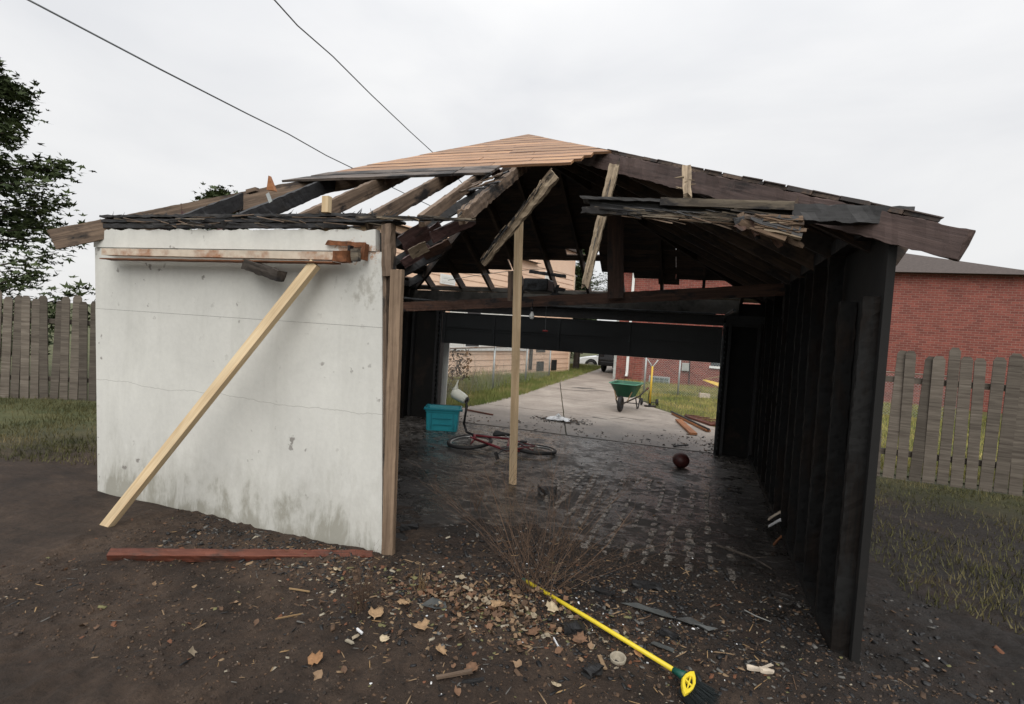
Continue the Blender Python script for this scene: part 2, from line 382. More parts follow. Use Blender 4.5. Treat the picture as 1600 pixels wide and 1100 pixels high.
def mat_drive():
    m, nt, N, L, b = newmat('driveway_concrete')
    v = objvec(nt, False)
    a = nz(nt, v, .9, 6, .62, .4); f = nz(nt, v, 22, 7, .7); st = nz(nt, mapv(nt, v, (1, 2.5, 1)), 2.6, 5, .7, .4)
    c = ramp(nt, a, [(.3, (.24, .205, .175)), (.5, (.33, .285, .245)), (.7, (.42, .37, .32))])
    c = mix(nt, .7, c, ramp(nt, f, [(.3, .72), (.7, 1.08)]), 'MULTIPLY')
    c = mix(nt, ramp(nt, st, [(.55, 0.0), (.72, .55)]), c, (.09, .08, .072))
    sep = N.new('ShaderNodeSeparateXYZ'); L.new(v, sep.inputs[0])
    wob = math_(nt, 'MULTIPLY', math_(nt, 'SUBTRACT', nz(nt, v, 2.4, 6, .7, .4), .5), 3.2)
    d = math_(nt, 'ADD', sep.outputs['Y'], wob)
    # wet soot washed out of the door
    soot = ramp(nt, math_(nt, 'MULTIPLY', math_(nt, 'SUBTRACT', d, 8.2), .30), [(0, 1.0), (.3, .62), (1, 0.0)])
    c = mix(nt, soot, c, mix(nt, 1.0, (.065, .062, .06), ramp(nt, f, [(.3, .5), (.7, 1.3)]), 'MULTIPLY'))
    L.new(c, b.inputs['Base Color'])
    L.new(ramp(nt, soot, [(0, .8), (1, .42)]), b.inputs['Roughness'])
    bump(nt, b, f, .3, .01)
    return m
def mat_grass(name, a, bb, c3):
    m, nt, N, L, b = newmat(name)
    v = objvec(nt, False)
    n = nz(nt, v, 1.1, 5, .65); f = nz(nt, v, 30, 4, .7)
    c = ramp(nt, n, [(.32, a), (.5, bb), (.68, c3)])
    c = mix(nt, .8, c, ramp(nt, f, [(.3, .5), (.7, 1.35)]), 'MULTIPLY')
    L.new(c, b.inputs['Base Color']); b.inputs['Roughness'].default_value = .8; b.inputs['Specular IOR Level'].default_value = .2
    return m
MT['dirt'] = mat_dirt(); MT['slab'] = mat_slab(); MT['drive'] = mat_drive()
MT['lawn'] = mat_grass('lawn_blades', (.13, .17, .045), (.30, .29, .09), (.46, .38, .15))
MT['lawnbase'] = mat_grass('lawn_soil', (.05, .065, .025), (.10, .10, .04), (.17, .14, .06))
MT['weed'] = mat_grass('verge_blades', (.09, .14, .035), (.18, .20, .06), (.33, .27, .12))
MT['soil'] = mat_grass('verge_soil', (.035, .045, .018), (.07, .065, .03), (.10, .075, .045))

# ------------------------------------------------------------------ ground sheet
def axis(segs):
    r = [segs[0][0]]
    for a, b, n in segs: r += list(np.linspace(a, b, n+1)[1:])
    return np.array(r)
xs = axis([(-1200, -40, 6), (-40, -8, 16), (-8, -4, 20), (-4, 2.4, 290), (2.4, 8, 28), (8, 40, 16), (40, 1200, 6)])
ys = axis([(-1200, -30, 5), (-30, 0, 12), (0, 1.5, 12), (1.5, 4.6, 170), (4.6, 6.2, 60), (6.2, 10, 19), (10, 29, 12), (29, 34, 14), (34, 60, 10), (60, 1500, 6)])
X, Y = np.meshgrid(xs, ys); Z = ground_h(X, Y)
me = bpy.data.meshes.new('ground'); nx, ny = len(xs), len(ys)
vv = np.stack([X.ravel(), Y.ravel(), Z.ravel()], 1)
ii = np.arange(nx*ny).reshape(ny, nx)
ff = np.stack([ii[:-1, :-1].ravel(), ii[:-1, 1:].ravel(), ii[1:, 1:].ravel(), ii[1:, :-1].ravel()], 1)
me.vertices.add(len(vv)); me.vertices.foreach_set('co', vv.ravel())
me.loops.add(ff.size); me.loops.foreach_set('vertex_index', ff.ravel().astype(np.int32))
me.polygons.add(len(ff)); me.polygons.foreach_set('loop_start', np.arange(0, ff.size, 4, dtype=np.int32))
me.polygons.foreach_set('use_smooth', np.ones(len(ff), bool))
me.update(calc_edges=True); me.materials.append(MT['dirt'])
go = bpy.data.objects.new('ground', me); COL.objects.link(go); go['kind'] = 'structure'

def sheet(name, poly, z, mat, sub=None):
    mb = MB(); mb.add([(x, y, z) for x, y in poly], [tuple(range(len(poly)))]); o = mb.build(name, mat); o['kind'] = 'structure'; return o
# slab of the garage
mb = MB(); mb.box((-4.97, 3.6, -.12), (.87, 8.8, .006)); o = mb.build('garage_floor', MT['slab']); o['kind'] = 'structure'
# driveway: apron by the door then a lane between the houses; six concrete bays with open joints
lane = [(8.804, -4.75, .95), (11.2, -4.45, .62), (13.7, -4.35, -.93), (16.6, -4.45, -1.9), (20.3, -4.5, -2.9), (24, -4.6, -2.9), (30.5, -4.8, -2.9)]
JA = G(876, 608); JB = G(884, 678)
for (y0, a0, b0), (y1, a1, b1) in zip(lane[:-1], lane[1:]):
    jm = lambda yy: JA.x+(JB.x-JA.x)*(yy-JA.y)/(JB.y-JA.y); midx0 = jm(y0); midx1 = jm(y1)
    for (p, q, r_, s_) in ((a0, midx0-.012, midx1-.012, a1), (midx0+.012, b0, b1, midx1+.012)):
        mb = MB(); jy = random.uniform(-.004, .004)
        poly = [(p, y0+.012), (q, y0+.012), (r_, y1-.012), (s_, y1-.012)]
        mb.prism(poly, Matrix.Translation((0, 0, -.1)), .118+jy)
        o = mb.build('driveway', MT['drive']); o['kind'] = 'structure'
MT['road'] = plain('asphalt', (.06, .06, .06), .85, 0, .3, 20, .2)
mb = MB(); mb.box((-120, 33, -.7), (120, 41, -.52)); o = mb.build('road', MT['road']); o['kind'] = 'structure'
def crack(name, pts, w):
    mb = MB(); vs = []
    for i, (px, py) in enumerate(pts):
        p = G(px, py, .0235); ww = w*random.uniform(.5, 1.3)*(.25 if i in (0, len(pts)-1) else 1); vs += [(p.x+random.uniform(-.02, .02), p.y-ww, .0235), (p.x+random.uniform(-.02, .02), p.y+ww, .0235)]
    mb.add(vs, [(2*i, 2*i+2, 2*i+3, 2*i+1) for i in range(len(pts)-1)]); o = mb.build(name, MT['tar']); o['kind'] = 'structure'
MT['tar'] = plain('dark_wet_patch', (.05, .045, .04), .45, 0, .4, 6, .1)
crack('driveway_patch', [(893, 606), (902, 605.5), (912, 606.5), (922, 606.5), (932, 608)], .17)
crack('driveway_crack', [(850, 610), (870, 607), (889, 609), (915, 611), (938, 610), (955, 612)], .03)
crack('driveway_crack', [(905, 653), (925, 651), (948, 655), (975, 652), (1000, 656), (1022, 655)], .02)
# verges
vl = [(-9, 9.3), (-4.75, 9.3), (-4.45, 11.2), (-4.35, 13.7), (-4.45, 16.6), (-4.5, 20.3), (-4.6, 24), (-4.8, 30), (-16, 30), (-16, 12)]
sheet('left_verge', vl, .016, MT['soil'])
vr = [(.95, 8.9), (14, 8.9), (14, 30), (-2.9, 30), (-2.9, 20.3), (-1.9, 16.6), (-.93, 13.7), (.62, 11.2)]
sheet('right_lawn', vr, .016, MT['lawnbase'])

def blades(name, pts, hmin, hmax, wd, mat, label, cat, lean=.35):
    n = len(pts); h = np.random.uniform(hmin, hmax, n); a = np.random.uniform(0, 2*pi, n)
    lx = np.random.normal(0, lean, n)*h; ly = np.random.normal(0, lean, n)*h
    base = np.array(pts); dx = np.cos(a)*wd; dy = np.sin(a)*wd
    v = np.zeros((n, 3, 3)); v[:, 0] = base+np.stack([dx, dy, np.zeros(n)], 1); v[:, 1] = base-np.stack([dx, dy, np.zeros(n)], 1)
    v[:, 2] = base+np.stack([lx, ly, h], 1)
    me = bpy.data.meshes.new(name); me.vertices.add(n*3); me.vertices.foreach_set('co', v.ravel())
    me.loops.add(n*3); me.loops.foreach_set('vertex_index', np.arange(n*3, dtype=np.int32))
    me.polygons.add(n); me.polygons.foreach_set('loop_start', np.arange(0, n*3, 3, dtype=np.int32))
    me.update(calc_edges=True); me.materials.append(mat)
    o = bpy.data.objects.new(name, me); COL.objects.link(o)
    o['kind'] = 'stuff'; o['label'] = label; o['category'] = cat; return o
def inpoly(x, y, poly):
    r = np.zeros(len(x), bool); j = len(poly)-1
    for i in range(len(poly)):
        xi, yi = poly[i]; xj, yj = poly[j]
        c = ((yi > y) != (yj > y)) & (x < (xj-xi)*(y-yi)/(yj-yi+1e-12)+xi); r ^= c; j = i
    return r
def scatter(poly, n, ybias=1.0):
    px = [p[0] for p in poly]; py = [p[1] for p in poly]
    x = np.random.uniform(min(px), max(px), n*3); y = min(py)+(max(py)-min(py))*np.random.uniform(0, 1, n*3)**ybias
    k = inpoly(x, y, poly); x = x[k][:n]; y = y[k][:n]; return np.stack([x, y, np.full(len(x), .012)], 1)
vl2 = [(-8, 9.4), (-4.7, 9.4), (-4.35, 11.2), (-4.25, 13.7), (-4.35, 16.6), (-4.4, 20.3), (-4.5, 24), (-4.7, 29.5), (-9, 29.5)]
blades('verge_grass', scatter(vl2, 70000, 1.6), .05, .17, .006, MT['weed'], 'rough green verge grass between the driveway and the chain link fence', 'grass')
tall = scatter([(-6.9, 9.8), (-5.0, 9.8), (-4.95, 12), (-5.0, 17.5), (-6.6, 17.5)], 9000, 1.3)
tall = tall[np.random.uniform(0, 1, len(tall)) < vnoise(tall[:, 0]*1.5, tall[:, 1]*1.5, 5)**1.5]
blades('tall_weeds', tall, .18, .5, .007, MT['weed'], 'tall tangled weeds growing through the chain link fence', 'weeds', .3)
vr2 = [(1.0, 9.2), (7, 9.2), (9, 29), (-2.8, 29), (-2.8, 20.3), (-1.8, 16.6), (-.85, 13.7), (.68, 11.3)]
blades('lawn_grass', scatter(vr2, 80000, 1.3), .04, .12, .006, MT['lawn'], 'patchy yellow green lawn grass in front of the brick house', 'grass')

# ================================================================== GARAGE
APX = Vector((-2.05, 6.1, 3.96)); HX = 3.2; HY = 3.0; EZ = 2.3
MX = (APX.z-EZ)/HX; MY = (APX.z-EZ)/HY
def roofz(x, y): return APX.z-max(MX*abs(x-APX.x), MY*abs(y-APX.y))
NR = Vector((0, -MY, 1)).normalized(); NF = Vector((0, MY, 1)).normalized()
NLf = Vector((-MX, 0, 1)).normalized(); NRt = Vector((MX, 0, 1)).normalized()
g = thing('garage', 'burnt out garage with white rear wall, charred roof frame and half open door', 'garage', (-2.05, 6.1, 0))
GL = -Vector(g.location)

# white rear wall, racked a little to the left, cement faced, in three courses of panels separated by fine joints
def mat_wall():
    m, nt, N, L, b = newmat('white_cement_render')
    v = objvec(nt, False)
    a = nz(nt, v, 1.3, 5, .6, .3); f = nz(nt, v, 26, 8, .72)
    vs = nz(nt, mapv(nt, v, (5, 5, .7)), 1.3, 6, .62, .25)         # vertical run marks
    c = ramp(nt, a, [(.3, (.53, .53, .50)), (.7, (.65, .65, .61))])
    c = mix(nt, .35, c, ramp(nt, f, [(.3, .80), (.6, 1.0)]), 'MULTIPLY')
    c = mix(nt, ramp(nt, vs, [(.52, 0.0), (.75, .24)]), c, (.37, .37, .335))
    sep = N.new('ShaderNodeSeparateXYZ'); L.new(v, sep.inputs[0])
    # algae and splash dirt near the foot
    low = math_(nt, 'ADD', math_(nt, 'MULTIPLY', sep.outputs['Z'], 1.5), math_(nt, 'MULTIPLY', math_(nt, 'SUBTRACT', nz(nt, mapv(nt, v, (3, 3, 1.2)), 1.8, 6, .7, .3), .5), 2.6))
    c = mix(nt, ramp(nt, low, [(.0, .7), (.35, .22), (.9, 0.0)]), c, (.20, .19, .145))
    # pitted grey spots and small chips
    sp = nz(nt, v, 12, 3, .5); reg = nz(nt, v, 1.7, 3, .6)
    c = mix(nt, math_(nt, 'MULTIPLY', ramp(nt, sp, [(.66, 0.0), (.70, .8)]), ramp(nt, reg, [(.5, 0.0), (.62, 1.0)])), c, (.17, .155, .14))
    # long hairline cracks
    for z0, sc in ((1.03, .05),):
        k = math_(nt, 'ABSOLUTE', math_(nt, 'SUBTRACT', math_(nt, 'ADD', sep.outputs['Z'], math_(nt, 'MULTIPLY', nz(nt, mapv(nt, v, (1.4, 1, .1), (z0*7, 0, 0)), 1.2, 7, .62), .14)), z0+.07))
        c = mix(nt, ramp(nt, k, [(.0, .5), (.0035, 0.0)]), c, (.16, .15, .13))
    # rust weeping from the old bracket, and smoke smudges under it
    def blob(cx, cz, rx, rz_):
        dx = math_(nt, 'MULTIPLY', math_(nt, 'SUBTRACT', sep.outputs['X'], cx), 1/rx); dz2 = math_(nt, 'MULTIPLY', math_(nt, 'SUBTRACT', sep.outputs['Z'], cz), 1/rz_)
        return math_(nt, 'SUBTRACT', 1.0, math_(nt, 'SQRT', math_(nt, 'ADD', math_(nt, 'MULTIPLY', dx, dx), math_(nt, 'MULTIPLY', dz2, dz2))))
    rb = math_(nt, 'ADD', blob(-2.36, 2.19, .26, .11), math_(nt, 'MULTIPLY', math_(nt, 'SUBTRACT', nz(nt, v, 17, 5, .7), .5), 3.0))
    c = mix(nt, ramp(nt, rb, [(.35, 0.0), (.62, .75)]), c, (.36, .17, .07))
    gb = math_(nt, 'ADD', blob(-2.28, 1.93, .30, .26), math_(nt, 'MULTIPLY', math_(nt, 'SUBTRACT', nz(nt, mapv(nt, v, (1, 1, .6)), 14, 6, .75), .5), 3.2))
    c = mix(nt, ramp(nt, gb, [(.6, 0.0), (1.0, .45)]), c, (.20, .18, .14))
    L.new(c, b.inputs['Base Color']); b.inputs['Roughness'].default_value = .82
    bump(nt, b, mix(nt, .6, f, sp), .35, .006)
    return m
MT['wall'] = mat_wall()
WT = lambda x, z: x-(.145*z/2.34)         # the racked lean: tops stand left of their feet
def wall_panel(x0, x1, z0, z1, y0, y1, name, mat, ragtop=0.0, n=1, sag=0.0):
    mb = MB(); vs = []; n = max(1, n)
    for i in range(n+1):
        x = x0+(x1-x0)*i/n
        zt = z1+(mn.noise(Vector((x*9, 1, 2)))*ragtop+mn.noise(Vector((x*31, 4, 2)))*ragtop*.6 if ragtop else 0)
        for yy in (y0, y1):
            vs.append((WT(x, z0), yy, z0)); vs.append((WT(x, zt), yy, zt))
    fs = []
    for i in range(n):
        a = i*4; b = a+4
        fs += [(a, b, b+1, a+1), (a+2, a+3, b+3, b+2), (a+1, b+1, b+3, a+3), (a, a+2, b+2, b)]
    fs += [(0, 1, 3, 2), (n*4, n*4+2, n*4+3, n*4+1)]
    mb.add(vs, fs); return part(mb, name, mat, g)
WY = 3.35
wall_panel(-4.95, -2.03, -.1, 1.655, WY, WY+.05, 'wall_panel', MT['wall'])
wall_panel(-4.95, -2.03, 1.657, 2.19, WY+.001, WY+.05, 'wall_panel', MT['wall'])
wall_panel(-4.95, -2.075, 2.193, 2.345, WY-.009, WY+.05, 'wall_panel', MT['wall'], .022, 140)
# rear studs and broken board layers seen at the end of the wall
wall_panel(-4.94, -2.02, -.05, 2.33, WY+.053, WY+.075, 'wall_backing', MT['char'], .02, 60)
board('end_stud', (-2.012, WY+.06, -.02), (-2.175, WY+.06, 2.44), .035, .09, (0, 1, 0), MT['brown_rafter'], g, .004)
board('corner_stud', YP(608, 432, WY+.02), YP(607, 350, WY+.02), .075, .07, (0, 1, 0), MT['brown_rafter'], g, .010, (0, .01))
for i, x in enumerate((-4.8, -4.2, -3.6, -3.0, -2.4)):
    board('stud', (x, WY+.125, .0), (x-.14, WY+.125, 2.34), .04, .09, (0, 1, 0), MT['char'], g, .004)
# rear top plate: left length, its charred tail, the grey broken length on the right
def fray(p0, p1, n, off, mats, l=(.06, .35), w=(.004, .014), spread=.05, droop=.03, th=.006):
    # split strands lying along a burnt board, roughly parallel to it
    p0 = Vector(p0); p1 = Vector(p1); d = (p1-p0).normalized()
    for _ in range(n):
        t = random.uniform(.08, .95); c = p0.lerp(p1, t)+Vector(off)+Vector((random.uniform(-.5, .5), random.uniform(-.5, .5), random.uniform(-1, 1)))*spread
        L_ = random.uniform(*l); dd = (d+Vector((0, random.uniform(-.12, .12), random.uniform(-1, 1)*.10))).normalized()
        board('splinter', c-dd*L_/2, c+dd*L_/2+Vector((0, 0, -droop*random.random())), random.uniform(*w), th, (0, -1, random.uniform(-.5, .5)), MT[random.choice(mats)], g, .0035, (.01, .02), seg=6, taper=(random.uniform(.5, 1), random.uniform(.15, .8)))
e0 = YP(628, 346, WY+.04); w0 = Vector((-5.0, WY+.04, 2.42))
board('top_plate', w0, e0, .13, .028, (0, 0, 1), MT['char'], g, .007, (0, .05))
board('top_plate', w0+Vector((0, -.01, .038)), w0.lerp(e0, .93)+Vector((0, -.01, .034)), .12, .020, (0, 0, 1), MT['char'], g, .009, (0, .06))
board('top_plate', w0+Vector((0, -.03, -.04)), w0.lerp(e0, .86)+Vector((0, -.03, -.036)), .05, .036, (0, 0, 1), MT['char'], g, .008, (0, .06))
board('top_plate', YP(560, 341, WY+.0), YP(744, 343, WY+.0), .05, .022, (0, 0, 1), MT['grey_plate'], g, .006, (0, .04), taper=(1.3, .6))
fray(w0, e0, 80, (0, -.072, .0), ('char', 'char', 'grey_plate', 'brown_rafter'), spread=.048)
for k in range(70):
    a = w0.lerp(e0, random.random())+Vector((0, random.uniform(-.06, .05), .045)); d = Vector((random.uniform(-1, 1), 0, random.uniform(.1, .8))).normalized()
    board('char_flake', a, a+d*random.uniform(.02, .07), random.uniform(.003, .010), .005, (0, -1, 0), MT['char'], g, .002, (0, .01), seg=3, taper=(1, .2))
fray(YP(570, 341, WY), YP(735, 343, WY), 10, (0, -.03, 0), ('char', 'grey_plate', 'pale_rafter'), spread=.015)
q0 = YP(908, 329, 3.4); q1 = YP(1240, 345, 3.4)
board('broken_plate', q0, q1, .055, .040, (0, 0, 1), MT['grey_plate'], g, .009, (.05, 0), label='scorched broken wall plate hanging over the open side')
board('broken_plate', YP(908, 312, 3.42), YP(1240, 325, 3.42), .13, .018, (0, 0, 1), MT['char'], g, .006, (.04, 0))
board('broken_plate', YP(1030, 316, 3.37), YP(1240, 323, 3.37), .05, .046, (0, 0, 1), MT['grey_plate'], g, .004, (.03, 0))
board('broken_plate', YP(915, 320, 3.43), YP(1240, 333, 3.43), .04, .05, (0, 0, 1), MT['char'], g, .008, (.06, 0))
fray(q0, q1, 40, (0, -.035, .01), ('char', 'grey_plate', 'char', 'grey_plate'), spread=.03)
fray(q0, q1, 22, (0, -.03, -.02), ('grey_plate', 'rotbrown', 'brown_rafter'), spread=.012, droop=.04)
board('top_plate', YP(1236, 334, 3.4), (1.0, 3.4, 2.42), .1, .09, (0, 0, 1), MT['char'], g, .01)
# rotted, shredded end of the plate hanging at the right: dark brown mass with a few pale strands above it
for i in range(34):
    t = random.random(); a = Vector(YP(1150+85*t, 338+14*random.random()+22*t*random.random(), 3.38+random.uniform(-.05, .06)))
    ln = (.07+.11*t)*random.uniform(.6, 1.2); d = Vector((random.uniform(.1, 1.0), random.uniform(-.2, .2), random.uniform(-.75, -.05))).normalized()
    board('rotted_chunk', a-d*ln*.3, a+d*ln*.8, random.uniform(.03, .065), random.uniform(.012, .03), (0, -1, .3), MT[random.choice(('brown_rafter', 'char', 'brown_rafter', 'rust_beam', 'rotbrown'))], g, .012, (.01, .03), seg=7, taper=(1, .4))
for i in range(16):
    a = YP(1168+random.uniform(0, 30), 343+random.uniform(-8, 15), 3.31); d = Vector((1, 0, random.uniform(-.35, .05))).normalized()
    board('splinter', a, a+d*.2, random.uniform(.018, .034), .016, (0, -1, .5), MT[random.choice(('pale_rafter', 'rotbrown', 'rotbrown', 'char'))], g, .008, (.02, 0), seg=6, taper=(.4, 1.1))
# rafters ---------------------------------------------------------------
def on_roof(px, py, n, dz=0.0):
    p = PLN(px, py, n, APX); p.z += dz; return p
RD = .13      # rafter depth; tops 12 mm below the plane of the sheathing
def rafter(a, b, n, mat, ragged=.004, ends=(0, 0), name='rafter', w=.042, d=RD, taper=(1, 1)):
    a = Vector(a)-n*(d/2+.004); b = Vector(b)-n*(d/2+.004)
    return board(name, a, b, w, d, n, mat, g, ragged, ends, taper=taper)
def rear_pt(x, y): return Vector((x, y, APX.z-MY*(APX.y-y)))
def hipy_rear(x): return APX.y-abs(x-APX.x)*HY/HX
rafter(rear_pt(-2.94, hipy_rear(-2.94)), rear_pt(-2.98, 3.42), NR, MT['brown_rafter'], .007, (0, .02))
rafter(rear_pt(-2.30, hipy_rear(-2.30)), rear_pt(-2.34, 3.36), NR, MT['brown_rafter'], .006, (0, .03), d=.115)
rafter(rear_pt(-2.05, 6.05), rear_pt(-1.90, 3.38), NR, MT['brown_rafter'], .006, (0, .02), d=.085)
rafter(rear_pt(-1.72, hipy_rear(-1.72)), rear_pt(-1.63, 3.46), NR, MT['brown_rafter'], .015, (0, .05), d=.10, w=.05)
for x in (-3.6, -4.2): rafter(rear_pt(x, hipy_rear(x)), rear_pt(x, 3.3), NR, MT['char'], .008, (0, .02))
# broken rafters that hang down from the top
ha = on_roof(868, 262, NR, -.05); hb = YP(753, 415, 4.75)
board('broken_rafter', ha, hb, .112, .045, (0, -1, .2), MT['pale_rafter'], g, .014, (.01, .12), taper=(1.0, .5), label='pale rotted rafter hanging over the pine prop')
hc = on_roof(961, 252, NR, -.03); hd = YP(913, 452, 4.4)
board('broken_rafter', hc, hd, .082, .045, (0, -1, .1), MT['pale_rafter'], g, .012, (.01, .10), taper=(1, .75), label='pale charred rafter hanging nearly upright')
fray(ha, hb, 44, (-.02, -.03, .025), ('pale_rafter', 'char', 'char', 'brown_rafter'), l=(.05, .22), w=(.006, .018), spread=.03)
fray(hc, hd, 26, (0, -.035, 0), ('pale_rafter', 'char', 'splinter'), l=(.05, .22), w=(.004, .010), spread=.022)
fray(rear_pt(-1.70, 4.3), rear_pt(-1.62, 3.4), 26, (0, -.05, -.06), ('pale_rafter', 'char', 'splinter'), l=(.05, .2), w=(.004, .014), spread=.035)
board('rafter_stub', YP(1073, 262, 3.62), YP(1074, 312, 3.5), .05, .045, (0, -1, 0), MT['pale_rafter'], g, .012, (0, .03), label='short splintered rafter stub above the broken plate')
for k in range(7):
    a = YP(1073+random.uniform(-6, 6), 276+k*4, 3.55)
    board('splinter', a, a+Vector((random.choice((-1, 1))*random.uniform(.03, .07), -.02, random.uniform(-.02, .02))), .012, .008, (0, 0, 1), MT['pale_rafter'], g, .004, (0, .02), seg=3, taper=(1, .3))
# hips
def hip(cx, cy, mat, ragged, d=.15, over=0):
    a = APX-Vector((0, 0, d*.55)); b = Vector((cx, cy, EZ))-Vector((0, 0, d*.55))
    return board('hip_rafter', a, b, .045, d, (0, 0, 1), mat, g, ragged, (0, .02))
hip(-5.25, 3.1, MT['brown_rafter'], .006, .165); hip(1.15, 3.1, MT['hip'], .010, .145); hip(-5.25, 9.1, MT['dark_plank'], .004); hip(1.15, 9.1, MT['dark_plank'], .003)
# left slope rafters: sheathing burnt away
for y in (3.75, 4.35, 4.95, 5.5, 6.1, 6.7, 7.3, 7.9, 8.5):
    xt = APX.x-abs(y-APX.y)*HX/HY; a = Vector((xt, y, roofz(xt, y))); b = Vector((-5.1, y, roofz(-5.1, y)))
    if y > 6.3: rafter(a, b, NLf, MT['char'], .006)
    else:
        zt = random.uniform(2.62, 2.74); xq = APX.x-(APX.z-zt)/MX; a = Vector((xq, y, zt))
        rafter(a, b, NLf, MT['purple_rafter'], .012, (.04, .04))
# front slope and right slope rafters, charred but whole
for x in (-4.6, -4.0, -3.45, -2.85, -2.3, -1.75, -1.2, -.6, 0.0, .55):
    yt = APX.y+abs(x-APX.x)*HY/HX
    rafter((x, yt, roofz(x, yt)), (x, 9.05, roofz(x, 9.05)), NF, MT['dark_plank'], .0035)
for y in (3.7, 4.3, 4.9, 5.5, 6.1, 6.7, 7.3, 7.9, 8.5):
    xt = APX.x+abs(y-APX.y)*HX/HY
    rafter((xt, y, roofz(xt, y)), (1.1, y, roofz(1.1, y)), NRt, MT['dark_plank'], .0035)

# sheathing -------------------------------------------------------------
PW = .14; TH = .022
def plank(a, b, n, mat, w=PW-.006, ragged=0, ends=(0, 0), name='roof_plank', lift=0.0):
    a = Vector(a)+n*(TH/2+lift); b = Vector(b)+n*(TH/2+lift)
    return board(name, a, b, w, TH, n, mat, g, ragged, ends)
# rows are cut along the hips: each plank gets its own slanted ends
slenR = sqrt(HY**2+(APX.z-EZ)**2); du = HY/slenR; dz_ = (APX.z-EZ)/slenR
slenX = sqrt(HX**2+(APX.z-EZ)**2); dux = HX/slenX; dzx = (APX.z-EZ)/slenX
SL = {'rear': (Vector((1, 0, 0)), Vector((0, -du, -dz_)), NR, HX/HY*du), 'front': (Vector((1, 0, 0)), Vector((0, du, -dz_)), NF, HX/HY*du),
      'right': (Vector((0, 1, 0)), Vector((dux, 0, -dzx)), NRt, HY/HX*dux)}
def rowplank(sl, s0, s1, l0, l1, r0, r1, mat, ragged=0.0, lift=0.0, name='roof_plank', th=TH):
    # l0,l1 / r0,r1: end positions along the row (from the apex line) at the upper edge s0 and the lower edge s1
    al, dn, n, _ = SL[sl]; O_ = APX+al*l0+dn*s0+n*lift
    y = n.cross(al); M = Matrix(((al.x, y.x, n.x, O_.x), (al.y, y.y, n.y, O_.y), (al.z, y.z, n.z, O_.z), (0, 0, 0, 1)))
    sg = y.dot(dn); L_ = max(r0-l0, r1-l1); ns = max(1, int(L_/.08)) if ragged else 1; q0 = random.uniform(0, 90); vs = []
    for i in range(ns+1):
        t = i/ns; u0 = (r0-l0)*t; u1 = (l1-l0)+(r1-l1)*t
        a = mn.noise(Vector((u0*6, q0, 0)))*ragged; b = mn.noise(Vector((u1*9, q0, 5)))*ragged*1.6; c = mn.noise(Vector((u1*4, q0, 9)))*ragged*.7
        if ragged and i in (0, ns): e = mn.noise(Vector((q0, i, 3)))*ragged*3; u0 += e; u1 += e*.6
        vs += [(u0, a*sg, c), (u0, a*sg, th+c), (u1, (s1-s0+b)*sg, th+c*1.5), (u1, (s1-s0+b)*sg, c*1.5)]
    fs = [(i*4+j, i*4+(j+1) % 4, i*4+4+(j+1) % 4, i*4+4+j) for i in range(ns) for j in range(4)]+[(0, 3, 2, 1), (ns*4, ns*4+1, ns*4+2, ns*4+3)]
    me = bpy.data.meshes.new(name); me.from_pydata(vs, [], fs); me.materials.append(mat)
    bm = bmesh.new(); bm.from_mesh(me); bmesh.ops.recalc_face_normals(bm, faces=bm.faces); bm.to_mesh(me); bm.free()
    o = bpy.data.objects.new(name, me); COL.objects.link(o); o.parent = g; o.matrix_basis = Matrix.Translation(GL) @ M; return o
GP = .011
# rear slope: only the top rows survive; the lowest row is grey and ragged
NROW = int((APX.y-4.36)/du/PW)
for k in range(NROW):
    s0 = k*PW+GP*.5; s1 = (k+1)*PW-GP*.5; h0 = SL['rear'][3]*s0; h1 = SL['rear'][3]*s1
    y = APX.y-(s0+s1)/2*du; last = k == NROW-1
    lx = random.uniform(0, .03); L0, L1 = -h0-lx, -h1-lx; R0, R1 = h0, h1
    if last: L0 -= .03; L1 -= .12
    if y < 4.97: R0 = min(R0, 1.03-(4.97-y)*.5); R1 = min(R1, 1.03-(4.97-y)*.5)
    if y < 4.62: R0 = R1 = .22+random.uniform(-.05, .04)
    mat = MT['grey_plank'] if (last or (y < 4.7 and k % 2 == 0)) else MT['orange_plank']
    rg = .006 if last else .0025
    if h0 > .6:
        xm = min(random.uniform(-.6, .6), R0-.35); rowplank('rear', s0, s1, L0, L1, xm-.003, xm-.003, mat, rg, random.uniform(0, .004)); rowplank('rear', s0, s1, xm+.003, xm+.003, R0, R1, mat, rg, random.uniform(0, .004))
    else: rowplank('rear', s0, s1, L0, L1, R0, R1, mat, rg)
# curl of rotted plank ends at the broken edge
for k in range(8):
    a = Vector((-1.80+random.uniform(-.1, .05), 4.36-k*.05, APX.z-MY*(APX.y-4.36+k*.05)-.03))
    board('rotted_strip', a, a+Vector((.16+random.uniform(-.05, .08), random.uniform(-.1, .03), random.uniform(-.03, .07))), .05, .012, NR, MT['brown_rafter'] if k % 2 else MT['char'], g, .012, (.02, .03), seg=6)
